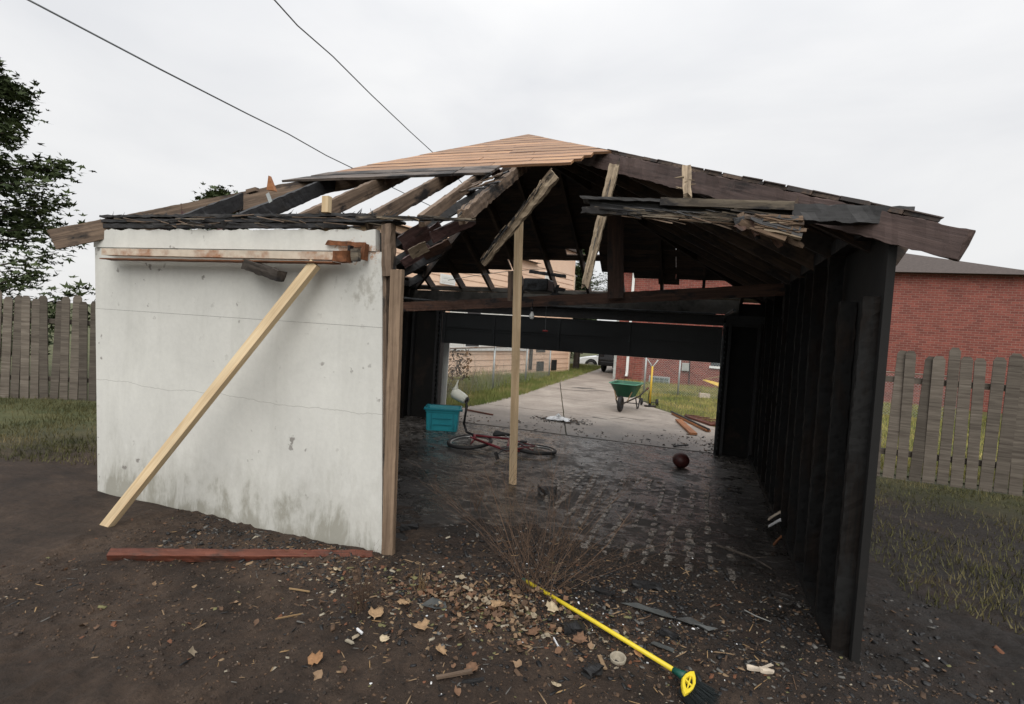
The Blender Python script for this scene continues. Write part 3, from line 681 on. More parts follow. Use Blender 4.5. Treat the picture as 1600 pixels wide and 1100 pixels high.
# front slope
NR_ = int(slenR/PW)
GP = .003
def spans(sl, k, keep):
    s0 = k*PW+GP*.5; s1 = (k+1)*PW-GP*.5; f = SL[sl][3]; h0, h1 = f*s0, f*s1; c0 = APX.x if sl == 'front' else APX.y
    return s0, s1, h0, h1, c0
for k in range(NR_):
    s0, s1, h0, h1, _ = spans('front', k, None); y = APX.y+(s0+s1)/2*du; LX, RX = APX.x-h1, APX.x+h1
    segs = [(LX, RX)]
    if 8.55 < y < 8.95: segs = [(LX, -4.62), (-.66, -.35), (.72, RX)] if y < 8.7 else [(LX, -5.2)]
    elif 8.42 < y <= 8.55: segs = [(LX, -3.4), (-1.02, RX)]
    elif 8.18 < y <= 8.42: segs = [(LX, -2.98), (-1.50, RX)]
    elif 7.92 < y <= 8.05: segs = [(LX, -1.98), (-1.70, -1.62), (-1.49, RX)]
    out2 = []
    for a, b in segs:
        cuts = [c for c in (-3.3+(.5 if k % 2 else 0), -1.0+(.6 if k % 3 else 0)) if a+.3 < c < b-.3]
        e = [a]+cuts+[b]; out2 += list(zip(e[:-1], e[1:]))
    for a, b in out2:
        l0 = -h0 if a == LX else a-APX.x+.002; l1 = -h1 if a == LX else l0; r0 = h0 if b == RX else b-APX.x-.002; r1 = h1 if b == RX else r0
        if r1-l1 > .06: rowplank('front', s0, s1, l0, l1, max(r0, l0+.01), r1, MT['dark_plank'], .004 if y > 7.6 else .0012, random.uniform(0, .003))
# right slope: planks stop just past the rear hip in an uneven line; shingle courses lie on them
for k in range(int(slenX/PW)):
    s0, s1, h0, h1, _ = spans('right', k, None); x = APX.x+(s0+s1)/2*dux
    e = random.uniform(0, .03)
    if h0 > .7:
        m_ = random.uniform(-.4, .4); rowplank('right', s0, s1, -h0-e, -h1-e, m_-.002, m_-.002, MT['dark_plank'], .003, random.uniform(0, .003)); rowplank('right', s0, s1, m_+.002, m_+.002, h0, h1, MT['dark_plank'], .0012, random.uniform(0, .003))
    else: rowplank('right', s0, s1, -h0, -h1, h0, h1, MT['dark_plank'], 0)
    if x > -.98:
        e2 = e+random.uniform(-.01, .03); rowplank('right', s0-.008, s1-(.012 if random.random() < .3 else -.004), -h0-e2*.6, -h1-e2*.6, -h0+.7, -h1+.7, MT['slate'], .003, .0235, 'shingle', .006)
# left slope: a few strips at the foot and along the front hip
for x, ya, yb in ((-3.95, 6.9, 8.1), (-4.1, 6.4, 8.2), (-4.25, 6.1, 8.35), (-4.55, 5.6, 8.6), (-4.68, 5.5, 8.7), (-4.95, 5.0, 9.0), (-5.1, 4.8, 9.05), (-3.3, 6.75, 7.35), (-3.0, 6.5, 7.1), (-2.6, 6.2, 6.7)):
    plank((x, ya, roofz(x, 6.1)), (x, yb, roofz(x, 6.1)), NLf, MT['dark_plank'] if x < -3.9 else MT['purple_rafter'], ragged=.008, ends=(.08, .02))
# smoke-stained stub ends lit by the sky, inside the left slope
for (x0, y0, x1, y1, Yd, mt) in ((631, 392, 690, 352, 5.6, 'purple_rafter'), (625, 378, 668, 350, 5.2, 'purple_rafter'), (672, 372, 742, 341, 5.1, 'purple_rafter'), (628, 414, 672, 386, 6.0, 'purple_rafter'), (662, 400, 704, 380, 6.0, 'rust_beam'), (640, 398, 668, 384, 5.4, 'pale_rafter')):
    a = YP(x0, y0, Yd); b = YP(x1, y1, Yd+.1)
    board('rafter_stub', a, b, .05, .115, (-.3, -.5, .8), MT[mt], g, .012, (.03, .03))

# walls inside ------------------------------------------------------------
def pbox(a, b, name, mat, **k): mb = MB(); mb.box(a, b); return part(mb, name, mat, g, **k)
MT['innerwall'] = plain('charred_inner_wall', (.008, .0075, .007), .8, 0, .6, 4, .5, dirt=.4, dirtcol=(.030, .019, .013))
MT['wallchar'] = wood('charred_wall_stud', (.005, .0045, .0045), (.030, .021, .016), char=.5, charcol=(.006, .006, .006), rough=.8, spec=.2, vary=.6)
pbox((-5.02, WY+.18, -.05), (-4.98, 8.83, 2.34), 'left_wall', MT['innerwall'])
pbox((.90, WY, -.05), (.94, 8.83, 2.34), 'right_wall', MT['innerwall'])
for y in np.arange(3.6, 8.7, .41):
    board('stud', (-4.93, y, .0), (-4.93, y, 2.32), .045, .09, (1, 0, 0), MT['wallchar'], g, .006)
for y in np.arange(3.4, 8.7, .41):
    board('stud', (.855, y+random.uniform(-.05, .05), .0), (.855+random.uniform(-.03, .01), y+random.uniform(-.06, .06), random.choice((2.32, 2.32, 2.0))), random.uniform(.035, .06), .09, (1, 0, 0), MT['wallchar'], g, .008)
board('wall_plate', (-4.94, 3.4, 2.39), (-4.94, 8.83, 2.39), .1, .09, (0, 0, 1), MT['char'], g, .006)
board('wall_plate', (.86, 3.4, 2.39), (.86, 8.83, 2.39), .1, .09, (0, 0, 1), MT['char'], g, .006)
board('sole_plate', (.86, 3.4, .045), (.86, 8.75, .045), .1, .06, (0, 0, 1), MT['wallchar'], g, .006)
pbox((-4.98, 8.80, -.05), (-4.36, 8.84, 2.3), 'front_wall', MT['innerwall'])
pbox((.36, 8.80, -.05), (.90, 8.84, 2.3), 'front_wall', MT['innerwall'])
for x in (-4.9, -4.42, .42, .82):
    board('stud', (x, 8.752, 0), (x, 8.752, 2.0), .045, .09, (0, 1, 0), MT['char'], g, .002)
board('door_jamb', (-4.345, 8.78, 0), (-4.345, 8.78, 1.99), .03, .12, (0, 1, 0), MT['char'], g, .002)
board('door_jamb', (.345, 8.78, 0), (.345, 8.78, 1.99), .03, .12, (0, 1, 0), MT['char'], g, .002)
board('lintel', (-4.98, 8.80, 2.038), (.9, 8.80, 2.038), .07, .165, (0, 0, 1), MT['char'], g, .003)
board('header_board', (-4.98, 8.742, 2.20), (.52, 8.742, 2.235), .21, .038, (0, -1, 0), MT['header'], g, .003, label='smoke greyed header board over the garage door')
board('wall_plate', (-4.98, 8.79, 2.345), (.9, 8.79, 2.39), .11, .045, (0, 0, 1), MT['header'], g, .004)
board('tie_beam', YP(615, 480, 6.9), YP(1235, 452, 6.5), .05, .13, (0, 0, 1), MT['rust_beam'], g, .006, label='sagging reddish tie beam across the garage', warp=-.01)
board('hanging_board', YP(962, 338, 6.5), YP(962, 466, 6.5), .19, .03, (0, -1, 0), MT['rust_beam'], g, .003, label='wide brown board hanging upright under the roof')
board('hanging_stub', YP(799, 424, 6.4), YP(798, 470, 6.4), .07, .05, (0, -1, 0), MT['brown_rafter'], g, .005, label='short dark upright stub on the tie beam')
# corner blocks and bits on the rear left eave
board('block', YP(510, 332, 3.3), YP(511, 307, 3.3), .055, .04, (0, -1, 0), MT['new_wood'], g, label='small new pine block above the rear wall')
mb = MB(); a = YP(421, 298, 3.3); mb.prism([(0, 0), (.075, -.01), (.012, .105)], Matrix.Translation(a) @ Matrix.Rotation(pi/2, 4, 'X'), .03)
part(mb, 'wedge', MT['orange_board'], g, label='pointed orange brown scrap standing over the left hip')
board('tin_strap', YP(418, 302, 3.28), YP(423, 316, 3.28), .03, .004, (0, -1, 0), MT['galv'], g)
board('board_scrap', YP(387, 300, 3.5), YP(402, 296, 3.5), .03, .04, (0, -1, 0), MT['brown_rafter'], g)
for k in range(26):
    a = YP(540+random.uniform(-30, 45), 342+random.uniform(-6, 4), 3.34)
    board('char_flake', a, a+Vector((random.uniform(-.08, .08), 0, random.uniform(.005, .05))), random.uniform(.006, .02), .008, (0, -1, 0), MT['char'], g, .003, (0, .01), seg=3, taper=(1, .2))
# thin wire sagging under the roof
mb = MB(); pts = [YP(700+i*17, 438-2*i-3*sin(pi*i/9), 7.5) for i in range(10)]; mb.tube(pts, .004, 5); part(mb, 'cable', MT['wire'], g)

# garage door: lowest sections pulled half way up, two panels with stiles and hinges
gd = MB(); gd.box((-4.31, 8.70, 1.668), (.315, 8.735, 1.935)); gd.box((-4.31, 8.70, 1.395), (.315, 8.735, 1.662)); gd.box((-4.30, 8.712, 1.66), (.31, 8.73, 1.67))
MT['doorpaint'] = plain('slate_blue_door', (.022, .025, .027), .5, 0, .35, 3, .1, dirt=.15, dirtcol=(.012, .012, .012))
door = part(gd, 'garage_door', MT['doorpaint'], g, label='dark slate overhead door stopped part way down')
# sub-parts live in the frame of the door (same offset as the door itself)
def sub(mb, name, mat, par, **k): return part(mb, name, mat, par, **k)
for x in (-4.29, -3.36, -2.22, -1.08, .26):
    mb = MB(); mb.box((x, 8.682, 1.40), (x+.055, 8.698, 1.93)); sub(mb, 'door_stile', MT['doorpaint'], door)
for z in (1.40, 1.635, 1.672, 1.91):
    mb = MB(); mb.box((-4.23, 8.688, z), (.255, 8.699, z+.022)); sub(mb, 'door_rail', MT['doorpaint'], door)
for x in (-3.34, -2.20, -1.06):
    mb = MB(); mb.box((x, 8.672, 1.62), (x+.03, 8.681, 1.71)); sub(mb, 'hinge', MT['dsteel'], door)
for x in (-4.325, .33):
    s = 1 if x < 0 else -1
    mb = MB(); mb.box((x-.012, 8.66, 0.02), (x+.012, 8.672, 2.0)); mb.box((x-.012, 8.72, 0.02), (x-.008, 8.735, 2.0))
    for kz in range(24): mb.box((x-.03*s-.008, 8.655, .1+kz*.08), (x-.03*s+.008, 8.66, .135+kz*.08))
    part(mb, 'door_track', MT['dsteel'], g)
    mb = MB(); pts = [(x, 8.64-.3*(1-cos(a)), 2.0+.1*sin(a)) for a in np.linspace(0, pi/2, 5)]+[(x, 6.3, 2.06)]
    mb.tube(pts, .018, 6); part(mb, 'overhead_track', MT['dsteel'], g)
mb = MB(); mb.tube([(-4.2, 8.62, 2.12), (.2, 8.62, 2.12)], .016, 8); part(mb, 'torsion_bar', MT['dsteel'], g)
# opener box on the beams, with cord and red pull
c = YP(838, 446, 7.4)
mb = MB(); mb.box((c.x-.16, c.y-.12, c.z-.09), (c.x+.2, c.y+.2, c.z+.09)); part(mb, 'door_opener', MT['dsteel'], g, bevel=.02)
c1 = YP(854, 470, 7.1); c2 = YP(852, 517, 7.1)
mb = MB(); mb.tube([c1, c2], .004, 5); cord = part(mb, 'pull_cord', MT['wire'], g)
mb = MB(); mb.tube([c2+Vector((-.035, 0, -.0)), c2+Vector((.035, 0, 0))], .011, 8); sub(mb, 'pull_handle', MT['redgrip'], cord)
# light bulb
c = YP(831, 493, 6.6)
mb = MB(); M = Matrix.Translation(c)
mb.lathe([(.001, -.05), (.018, -.046), (.030, -.028), (.033, -.008), (.026, .014), (.016, .035), (.014, .05), (.001, .052)], M, 16)
lb = part(mb, 'light_bulb', MT['bulb'], g, smooth=True)
mb = MB(); mb.lathe([(.001, .052), (.02, .052), (.022, .075), (.02, .1), (.001, .1)], M, 12); mb.tube([c+Vector((0, 0, .1)), c+Vector((0, 0, .2))], .005, 5); sub(mb, 'socket', MT['blackmetal'], lb, smooth=True)
# other soot-black hanging bits in the front gap
for (x0, y0, x1, y1) in ((812, 468, 822, 440), (868, 462, 872, 444), (826, 424, 885, 432), (845, 447, 884, 454), (860, 458, 905, 468)):
    board('charred_lath', YP(x0, y0, 8.3), YP(x1, y1, 8.3), .05, .02, (0, -1, .3), MT['char'], g, .01, (.02, .03))

# ------------------------------------------------------------------ rusty steel beam end fixed on the white wall
sb = thing('steel_lintel', 'cream painted steel beam rusting at its end, fixed high on the white wall', 'steel beam', (-3.2, 3.25, 2.1))
board('beam_web', YP(165, 394, 3.27), YP(536, 401, 3.27), .055, .07, (0, -1, 0), plain('cream_rusty_paint', (.60, .52, .42), .7, 0, .25, 9, .3, dirt=.55, dirtcol=(.28, .12, .055)), sb, .002)
board('beam_flange', YP(165, 405, 3.23), YP(526, 411, 3.23), .10, .009, (0, 0, 1), MT['rustmetal'], sb, .002)
board('rusted_end', YP(523, 401, 3.22), YP(546, 401, 3.22), .075, .07, (0, -1, 0), MT['rustmetal'], sb, .012, (.01, .01))
board('bolt_plate', YP(550, 399, 3.23), YP(562, 398, 3.23), .085, .03, (0, -1, 0), MT['grey_plate'], sb, .006, (.01, .01))
board('bracket', YP(508, 379, 3.315), YP(575, 383, 3.315), .035, .012, (0, -1, 0), MT['rustmetal'], sb, .008, (.03, .03))
board('bracket', YP(571, 381, 3.30), YP(568, 408, 3.30), .03, .05, (0, -1, 0), MT['rustmetal'], sb, .008, (.0, .02))
board('hook', YP(548, 384, 3.26), YP(546, 410, 3.26), .02, .04, (0, -1, 0), MT['blackmetal'], sb, .006)

def single(o, label, cat, group=None): return tag(o, label, cat, group)
single(board('log_stub', YP(385, 413, 3.22), YP(441, 432, 3.12), .075, .075, (0, 0, 1), MT['bark'], None, .012, (0, .02)), 'dark rough log end jutting out below the rusty steel beam', 'log')
ba = YP(493, 412, 3.22); bb0 = YP(387, 545, 3.1); bb1 = ba+(bb0-ba)*(ba.z/(ba.z-bb0.z))
br = board('brace_timber', ba, bb1, .085, .042, (-.2, -1, .1), MT['new_wood'], None)
single(br, 'new yellow pine brace leaning diagonally against the white wall', 'timber')
single(board('post', G(610, 872, .0)+Vector((0, -.03, -.03)), YP(621, 421, 3.31), .088, .04, (0, -1, 0), MT['stud_wood'], None, .0025, (0, .004)), 'weathered brown upright stud beside the end of the white wall', 'post')
pt = YP(811, 344, 4.95)
pr = board('prop_post', G(801, 757)+Vector((0, 0, 0)), pt, .075, .045, (-.5, -1, 0), MT['prop_wood'], None)
single(pr, 'tall thin pine prop standing on the garage floor under the hanging rafter', 'post')
rp = board('red_plank', G(388, 868, .06)+(G(388, 868, .06)-G(588, 869, .045))*1.0, G(588, 869, .045), .062, .055, (0, -.5, 1), MT['red_plank'], None, .008, (0, .06))
single(rp, 'long red painted plank lying at the foot of the white wall', 'plank')

# ------------------------------------------------------------------ brick pavers poking out of the soot
def mat_paver():
    m, nt, N, L, b = newmat('wet_soot_brick')
    v = objvec(nt); n = nz(nt, v, 22, 6, .7)
    c = ramp(nt, n, [(.36, (.014, .0125, .011)), (.50, (.075, .068, .06)), (.70, (.28, .255, .23))])
    L.new(c, b.inputs['Base Color']); L.new(ramp(nt, n, [(.35, .15), (.7, .4)]), b.inputs['Roughness']); bump(nt, b, n, .6, .008)
    return m
MT['paver'] = mat_paver()
pavers = []
for i in range(3):
    mb = MB(); rs = np.random.RandomState(i)
    ring = [(x*rs.uniform(.72, 1.1), y*rs.uniform(.72, 1.1)) for x, y in ((-.05, -.065), (0, -.07), (.05, -.062), (.056, 0), (.05, .066), (.01, .072), (-.048, .06), (-.055, .01))]
    n = len(ring)
    vs = [(x, y, -.03) for x, y in ring]+[(x*.95, y*.95, .004) for x, y in ring]+[(x*.72, y*.72, .010+rs.uniform(-.002, .002)) for x, y in ring]+[(0, 0, .011)]
    fs = [(j, (j+1) % n, n+(j+1) % n, n+j) for j in range(n)]+[(n+j, n+(j+1) % n, 2*n+(j+1) % n, 2*n+j) for j in range(n)]+[(2*n+j, 2*n+(j+1) % n, 3*n) for j in range(n)]
    mb.add(vs, fs); me = bpy.data.meshes.new('brick'); me.from_pydata(mb.v, [], mb.f); me.materials.append(MT['paver']); pavers.append(me)
gf = bpy.data.objects['garage_floor']
for i in range(12):
    for j in range(17):
        x = -1.35+i*.155+random.uniform(-.012, .012); y = 4.2+j*.15+random.uniform(-.02, .02)
        if i < 4 and j < 7-i: continue
        w = vnoise(np.array([x*2.1]), np.array([y*1.5]), 8)[0]
        if w < .30 or random.random() < .13: continue
        if x > .35 and random.random() < .6: continue
        hgt = max(.006, float(ground_h(x, y)))
        o = bpy.data.objects.new('brick', random.choice(pavers)); COL.objects.link(o); o.parent = gf
        o.location = (x, y, hgt+random.uniform(-.006, .003)); o.rotation_euler = (random.uniform(-.04, .04), random.uniform(-.04, .04), random.uniform(-.15, .15)+pi*random.randint(0, 1))
        o.scale = (random.uniform(.4, .82), random.uniform(.6, 1.1), 1)

# ------------------------------------------------------------------ litter (stuff) : chips, char lumps, leaf scraps
def chips(name, pts, smin, smax, mats, label, cat, flat=.18, elong=(1, 2.6), zoff=0):
    V = []; Fc = []; Mi = []; base = np.array([(-1,-1,-1),(1,-1,-1),(1,1,-1),(-1,1,-1),(-.8,-.7,1),(.7,-.85,1),(.85,.7,1),(-.7,.8,1)], float)
    q = np.array([(0,3,2,1),(4,5,6,7),(0,1,5,4),(1,2,6,5),(2,3,7,6),(3,0,4,7)])
    n = len(pts); H = ground_h(pts[:, 0], pts[:, 1])
    H = np.maximum(H, np.where((pts[:, 1] > 3.6) & (pts[:, 0] > -4.97) & (pts[:, 0] < .87), .006, -9))
    for i in range(n):
        s = random.uniform(smin, smax)*random.choice((.6, 1, 1, 1.3)); e = random.uniform(*elong)
        v = base*np.array([s*e, s, s*flat*random.uniform(.6, 1.6)])*.5*(1+np.random.uniform(-.3, .3, (8, 3)))
        a = random.uniform(0, 2*pi); t = random.uniform(-.45, .45); u = random.uniform(-.45, .45)
        R = np.array(Matrix.Rotation(a, 3, 'Z') @ Matrix.Rotation(t, 3, 'X') @ Matrix.Rotation(u, 3, 'Y'))
        v = v@R.T+np.array([pts[i, 0], pts[i, 1], H[i]+s*.10+zoff]); V.append(v); Fc.append(q+8*i); Mi += [random.randrange(len(mats))]*6
    V = np.concatenate(V); Fc = np.concatenate(Fc)
    me = bpy.data.meshes.new(name); me.vertices.add(len(V)); me.vertices.foreach_set('co', V.ravel())
    me.loops.add(Fc.size); me.loops.foreach_set('vertex_index', Fc.ravel().astype(np.int32)); me.polygons.add(len(Fc))
    me.polygons.foreach_set('loop_start', np.arange(0, Fc.size, 4, dtype=np.int32)); me.polygons.foreach_set('material_index', Mi)
    me.update(calc_edges=True)
    for m in mats: me.materials.append(m)
    o = bpy.data.objects.new(name, me); COL.objects.link(o); o['kind'] = 'stuff'; o['label'] = label; o['category'] = cat; return o
def flat(name, c, r=.8): return plain(name, c, r, 0, .35, 60, .2)
cm = [flat('chip_tan', (.28, .19, .11)), flat('chip_brown', (.10, .06, .035)), flat('chip_pale', (.34, .30, .23)), flat('chip_grey', (.13, .125, .115)), flat('chip_olive', (.17, .16, .07)), flat('chip_black', (.012, .012, .013), .5), flat('chip_russet', (.17, .07, .035))]
def gauss(cx, cy, sx, sy, n): return np.stack([np.random.normal(cx, sx, n), np.random.normal(cy, sy, n)], 1)
P1 = np.concatenate([gauss(-.95, 3.05, .30, .20, 1100), gauss(-1.65, 2.85, .28, .20, 420), gauss(-.3, 3.05, .35, .25, 300), gauss(-2.1, 3.05, .5, .2, 500),
     np.stack([np.random.uniform(-4.2, 2.2, 700), np.random.uniform(1.6, 3.9, 700)], 1)])
P1 = P1[(P1[:, 1] < 3.32) | (P1[:, 0] > -1.95)]
chips('leaf_litter', P1, .005, .020, [cm[0], cm[1], cm[1], cm[4], cm[6], cm[5], cm[2], cm[1]], 'scattered leaf scraps and pale wood chips on the yard dirt', 'litter', .10, (1, 2.4))
P2 = np.concatenate([gauss(-1.0, 3.6, .5, .35, 900), gauss(.1, 3.4, .6, .4, 1300), np.stack([np.random.uniform(-2.0, 1.6, 1500), np.random.uniform(2.3, 4.4, 1500)], 1),
     np.stack([np.random.uniform(-3.6, -1.9, 700), np.random.uniform(2.8, 3.3, 700)], 1), np.stack([np.random.uniform(-4.8, .8, 700), np.random.uniform(5, 8.8, 700)], 1)])
P2 = P2[(P2[:, 1] < 3.3) | (P2[:, 0] > -1.9) | (P2[:, 1] > 4.5)]
chips('charcoal_rubble', P2, .004, .020, [cm[5], cm[5], cm[5], MT['charcoal'], cm[1], cm[5], cm[3]], 'black charcoal rubble strewn over the burnt floor and dirt', 'rubble', .3, (1, 2.6))
P3 = np.concatenate([np.stack([np.random.uniform(-2.6, 1.4, 130), np.random.uniform(1.9, 4.5, 130)], 1), gauss(-1.0, 3.1, .3, .2, 70), gauss(-.2, 3.3, .3, .2, 40)])
P3 = P3[(P3[:, 1] < 3.3) | (P3[:, 0] > -1.9)]
chips('white_specks', P3, .003, .011, [MT['paperwhite'], cm[2]], 'tiny white plaster crumbs scattered across the dirt', 'debris', .4, (1, 2))
P4 = np.concatenate([np.stack([np.random.uniform(-4.3, .4, 180), np.random.uniform(8.85, 9.6, 180)], 1), gauss(-2.42, 10.15, .26, .16, 520), gauss(.2, 9.6, .35, .4, 160)])
P4 = P4[(P4[:, 0] > -4.6)]
chips('burnt_scraps', P4, .006, .022, [cm[5], cm[1], cm[3]], 'small burnt scraps on the driveway by the garage door', 'debris', .3, (1, 3), .018)
P5 = np.concatenate([np.stack([np.random.uniform(-3.9, 1.6, 9000), np.random.uniform(1.7, 3.4, 9000)], 1), gauss(-.6, 3.8, .8, .4, 2500)])
P5 = P5[(P5[:, 1] < 3.3) | (P5[:, 0] > -1.95)]
chips('dirt_crumbs', P5, .003, .011, [flat('crumb_brown', (.055, .038, .028)), flat('crumb_dark', (.024, .017, .013)), flat('crumb_mid', (.09, .064, .046)), cm[1]], 'fine brown dirt crumbs covering the yard', 'dirt', .6, (1, 1.6))
# thin dead stems and bark slivers lying about
P6 = np.concatenate([np.stack([np.random.uniform(-3.6, 1.2, 500), np.random.uniform(1.8, 3.4, 500)], 1), gauss(-.6, 3.5, .8, .5, 260)])
P6 = P6[(P6[:, 1] < 3.3) | (P6[:, 0] > -1.9)]
chips('dead_stems', P6, .003, .006, [cm[0], cm[1], MT['straw'], cm[3], cm[5]], 'thin dead stems and bark slivers lying on the dirt', 'stems', .6, (6, 18))
# lumps of charred timber
for i, (px, py, L_, w_, a_, lb_) in enumerate(((897, 992, .13, .08, .3, 'thick black charred chunk just below the yellow broom handle'), (1010, 925, .20, .05, .1, 'flat charred board piece right of the bare shrub'), (940, 932, .17, .05, -.2, 'long charred lump between shrub and broom'),
        (855, 772, .20, .12, .1, 'rounded black lump on the floor near the foot of the pine prop'), (640, 830, .16, .06, .5, 'charred scrap just inside the end of the white wall'), (925, 1062, .10, .06, 1.0, 'small burnt chunk left of the broken ring'), (738, 1072, .2, .025, .5, 'half burnt stick near the bottom of the yard'), (1045, 1000, .12, .04, -.3, 'grey charred flake above the broom handle'))):
    p = G(px, py); z = float(ground_h(p.x, p.y)); z = max(z, 0)
    d = Vector((cos(a_), sin(a_), .03))*L_/2
    o = board('charred_chunk', Vector((p.x, p.y, z+w_*.28))-d, Vector((p.x, p.y, z+w_*.28))+d, w_, w_*.6, (0, 0, 1), MT['charcoal'], None, w_*.28, (.02, .02), seg=8)
    single(o, lb_, 'charred wood')

# fallen leaves: lobed, curled
def leaf(px, py, size, rot, col, label, curl=.25):
    p = G(px, py); z = float(ground_h(p.x, p.y))
    lob = [(0, -.62), (.05, -.36), (.30, -.36), (.33, -.18), (.50, -.0), (.38, .14), (.36, .32), (.18, .33), (.02, .52), (-.15, .34), (-.34, .34), (-.36, .14), (-.47, -.02), (-.34, -.2), (-.27, -.38), (-.05, -.36)]
    vs = []
    for k, sc in enumerate((1, .5)):
        for x, y in lob:
            x *= sc*random.uniform(.8, 1.15); y *= sc*random.uniform(.82, 1.12)
            vs.append((x*size, y*size, size*(curl*2*(x*x*1.6+max(0, y)*.5)+random.uniform(-.07, .07))))
    n = len(lob); vs.append((0, 0, 0)); fs = [(i, (i+1) % n, n+(i+1) % n, n+i) for i in range(n)]+[(n+i, n+(i+1) % n, 2*n) for i in range(n)]
    mb = MB(); mb.add(vs, fs); o = mb.build('fallen_leaf', col, None, True, loc=(p.x, p.y, z+.012+size*.05))
    o.rotation_euler = (random.uniform(-.35, .35), random.uniform(-.35, .35), rot)
    md = o.modifiers.new('thickness', 'SOLIDIFY'); md.thickness = .0008
    return single(o, label, 'leaf', 'dry leaves fallen on the dirt')
l1 = flat('leaf_tan', (.40, .26, .145)); l2 = flat('leaf_brown', (.19, .105, .06)); l3 = flat('leaf_pale', (.52, .42, .28)); l4 = flat('leaf_orange', (.32, .17, .08))
for a in ((587, 970, .105, .4, l1, 'large tan leaf right of the small dry shrub'), (631, 955, .09, 2.1, l1, 'tan leaf to the right of the large one by the dry shrub'),
          (657, 996, .095, .9, l1, 'tan leaf with a long stem below the grey blue puddle'), (688, 1028, .07, 1.6, l1, 'bright curled tan leaf on bare dirt below the litter'),
          (493, 1038, .085, .2, l4, 'orange brown leaf alone on the dirt at lower left'), (450, 878, .07, 1.2, l2, 'brown leaf just below the red plank'),
          (778, 953, .10, 2.6, l1, 'pointed tan leaf at the left of the shrub foot'), (833, 998, .09, .5, l2, 'brown leaf in the litter under the shrub'),
          (862, 962, .10, 2.0, l3, 'pale crumpled leaf behind the yellow handle'), (997, 1030, .06, 1.0, l4, 'small orange leaf beside the broken ring'),
          (868, 1083, .06, .6, l3, 'pale leaf near the bottom edge of the yard'), (738, 1055, .08, 2.2, l2, 'dull brown leaf below the litter heap'),
          (600, 1005, .055, .1, l3, 'small pale leaf below the white sliver'), (527, 903, .07, 2.9, l3, 'whitish leaf in front of the red plank end'),
          (803, 940, .10, .0, l1, 'broad tan leaf against the shrub stems'), (905, 1010, .09, 1.3, l2, 'folded brown leaf below the charred chunk')):
    leaf(*a)
for k in range(380):
    x, y = random.gauss(-1.08, .30), random.gauss(3.05, .17)
    if k % 6 == 0: x, y = random.uniform(-3.8, .9), random.uniform(1.9, 3.25)
    if (y > 3.3 and x < -1.9): continue
    if k == 0: LM = []
    s = random.uniform(.02, .058)
    LM.append((x, y, s))
V = MB()
for x, y, s in LM:
    lob = [(0, -.5), (.3, -.25), (.4, .1), (.12, .2), (0, .5), (-.2, .2), (-.42, .0), (-.25, -.3)]; a = random.uniform(0, 6.28); t1, t2 = random.uniform(-.7, .7), random.uniform(-.7, .7)
    M = Matrix.Translation((x, y, float(ground_h(x, y))+s*.3)) @ Matrix.Rotation(a, 4, 'Z') @ Matrix.Rotation(t1, 4, 'X') @ Matrix.Rotation(t2, 4, 'Y')
    vs = [M @ Vector((px*s*random.uniform(.8, 1.2), py*s, s*random.uniform(.0, .3))) for px, py in lob]+[M @ Vector((0, 0, 0))]
    V.add(vs, [(i, (i+1) % 8, 8) for i in range(8)], random.randrange(5))
o = V.build('leaf_scraps', [flat('scrap_tan', (.26, .17, .10)), l2, flat('scrap_dull', (.33, .27, .19)), flat('scrap_brown', (.13, .075, .045)), cm[1]], None, True, kind='stuff'); tag(o, 'curled brown leaf scraps heaped around the shrub foot', 'litter')

# single scraps that stand out
def scrap(px, py, L_, w_, a_, mat, name, label, cat, t=.008):
    p = G(px, py); z = float(ground_h(p.x, p.y))+t+.006; d = Vector((cos(a_), sin(a_), random.uniform(-.04, .04)))*L_/2
    o = board(name, Vector((p.x, p.y, z))-d, Vector((p.x, p.y, z))+d, w_, t, (0, 0, 1), mat, None, w_*.12, (.01, .01), seg=6); return single(o, label, cat)
scrap(561, 995, .07, .012, -.5, MT['paperwhite'], 'white_sliver', 'white sliver among the leaves below the small dry shrub', 'scrap')
scrap(868, 1017, .085, .006, -1.0, MT['paperwhite'], 'white_stick', 'thin white stick in the dirt below the shrub', 'stick')
scrap(546, 1012, .055, .016, -.2, cm[2], 'pale_chip', 'pale wood chip on the dirt below the white sliver', 'chip')
scrap(467, 932, .16, .010, .1, MT['straw'], 'straw_stalk', 'yellowish bent stalk on the dirt left of the dry shrub', 'stalk', .006)
scrap(452, 972, .15, .008, .9, MT['straw'], 'straw_stalk', 'thin dry stalk pointing away on the left dirt', 'stalk', .006)
scrap(710, 1067, .19, .022, .75, MT['brown_rafter'], 'wood_strip', 'brown wood strip near the bottom of the yard', 'wood strip', .012)
scrap(940, 1045, .12, .02, -1.1, cm[0], 'wood_strip', 'short tan strip beside the broken ring', 'wood strip', .008)
scrap(1035, 1020, .13, .03, -.35, MT['tarp'], 'film_strip', 'wet grey plastic flake beside the broom handle', 'plastic scrap', .005)
p = G(872, 657, .02); mb = MB(); rr_ = 9; vs = []
for i in range(rr_+1):
    for j in range(rr_+1):
        u, v_ = i/rr_-.5, j/rr_-.5; e = max(abs(u), abs(v_))*2
        vs.append((u*.42+mn.noise(Vector((u*5, v_*5, 1)))*.07, v_*.26+mn.noise(Vector((u*5, v_*5, 7)))*.05, .02+.10*(1-e)*(.5+abs(mn.noise(Vector((u*7, v_*7, 3))))*1.6)+abs(mn.noise(Vector((u*16, v_*16, 5))))*.04))
mb.add(vs, [(i*(rr_+1)+j, (i+1)*(rr_+1)+j, (i+1)*(rr_+1)+j+1, i*(rr_+1)+j+1) for i in range(rr_) for j in range(rr_)])
single(mb.build('white_rag', MT['paperwhite'], None, loc=p), 'crumpled white rag on the burnt patch of driveway', 'rag').modifiers.new('thickness', 'SOLIDIFY').thickness = .004
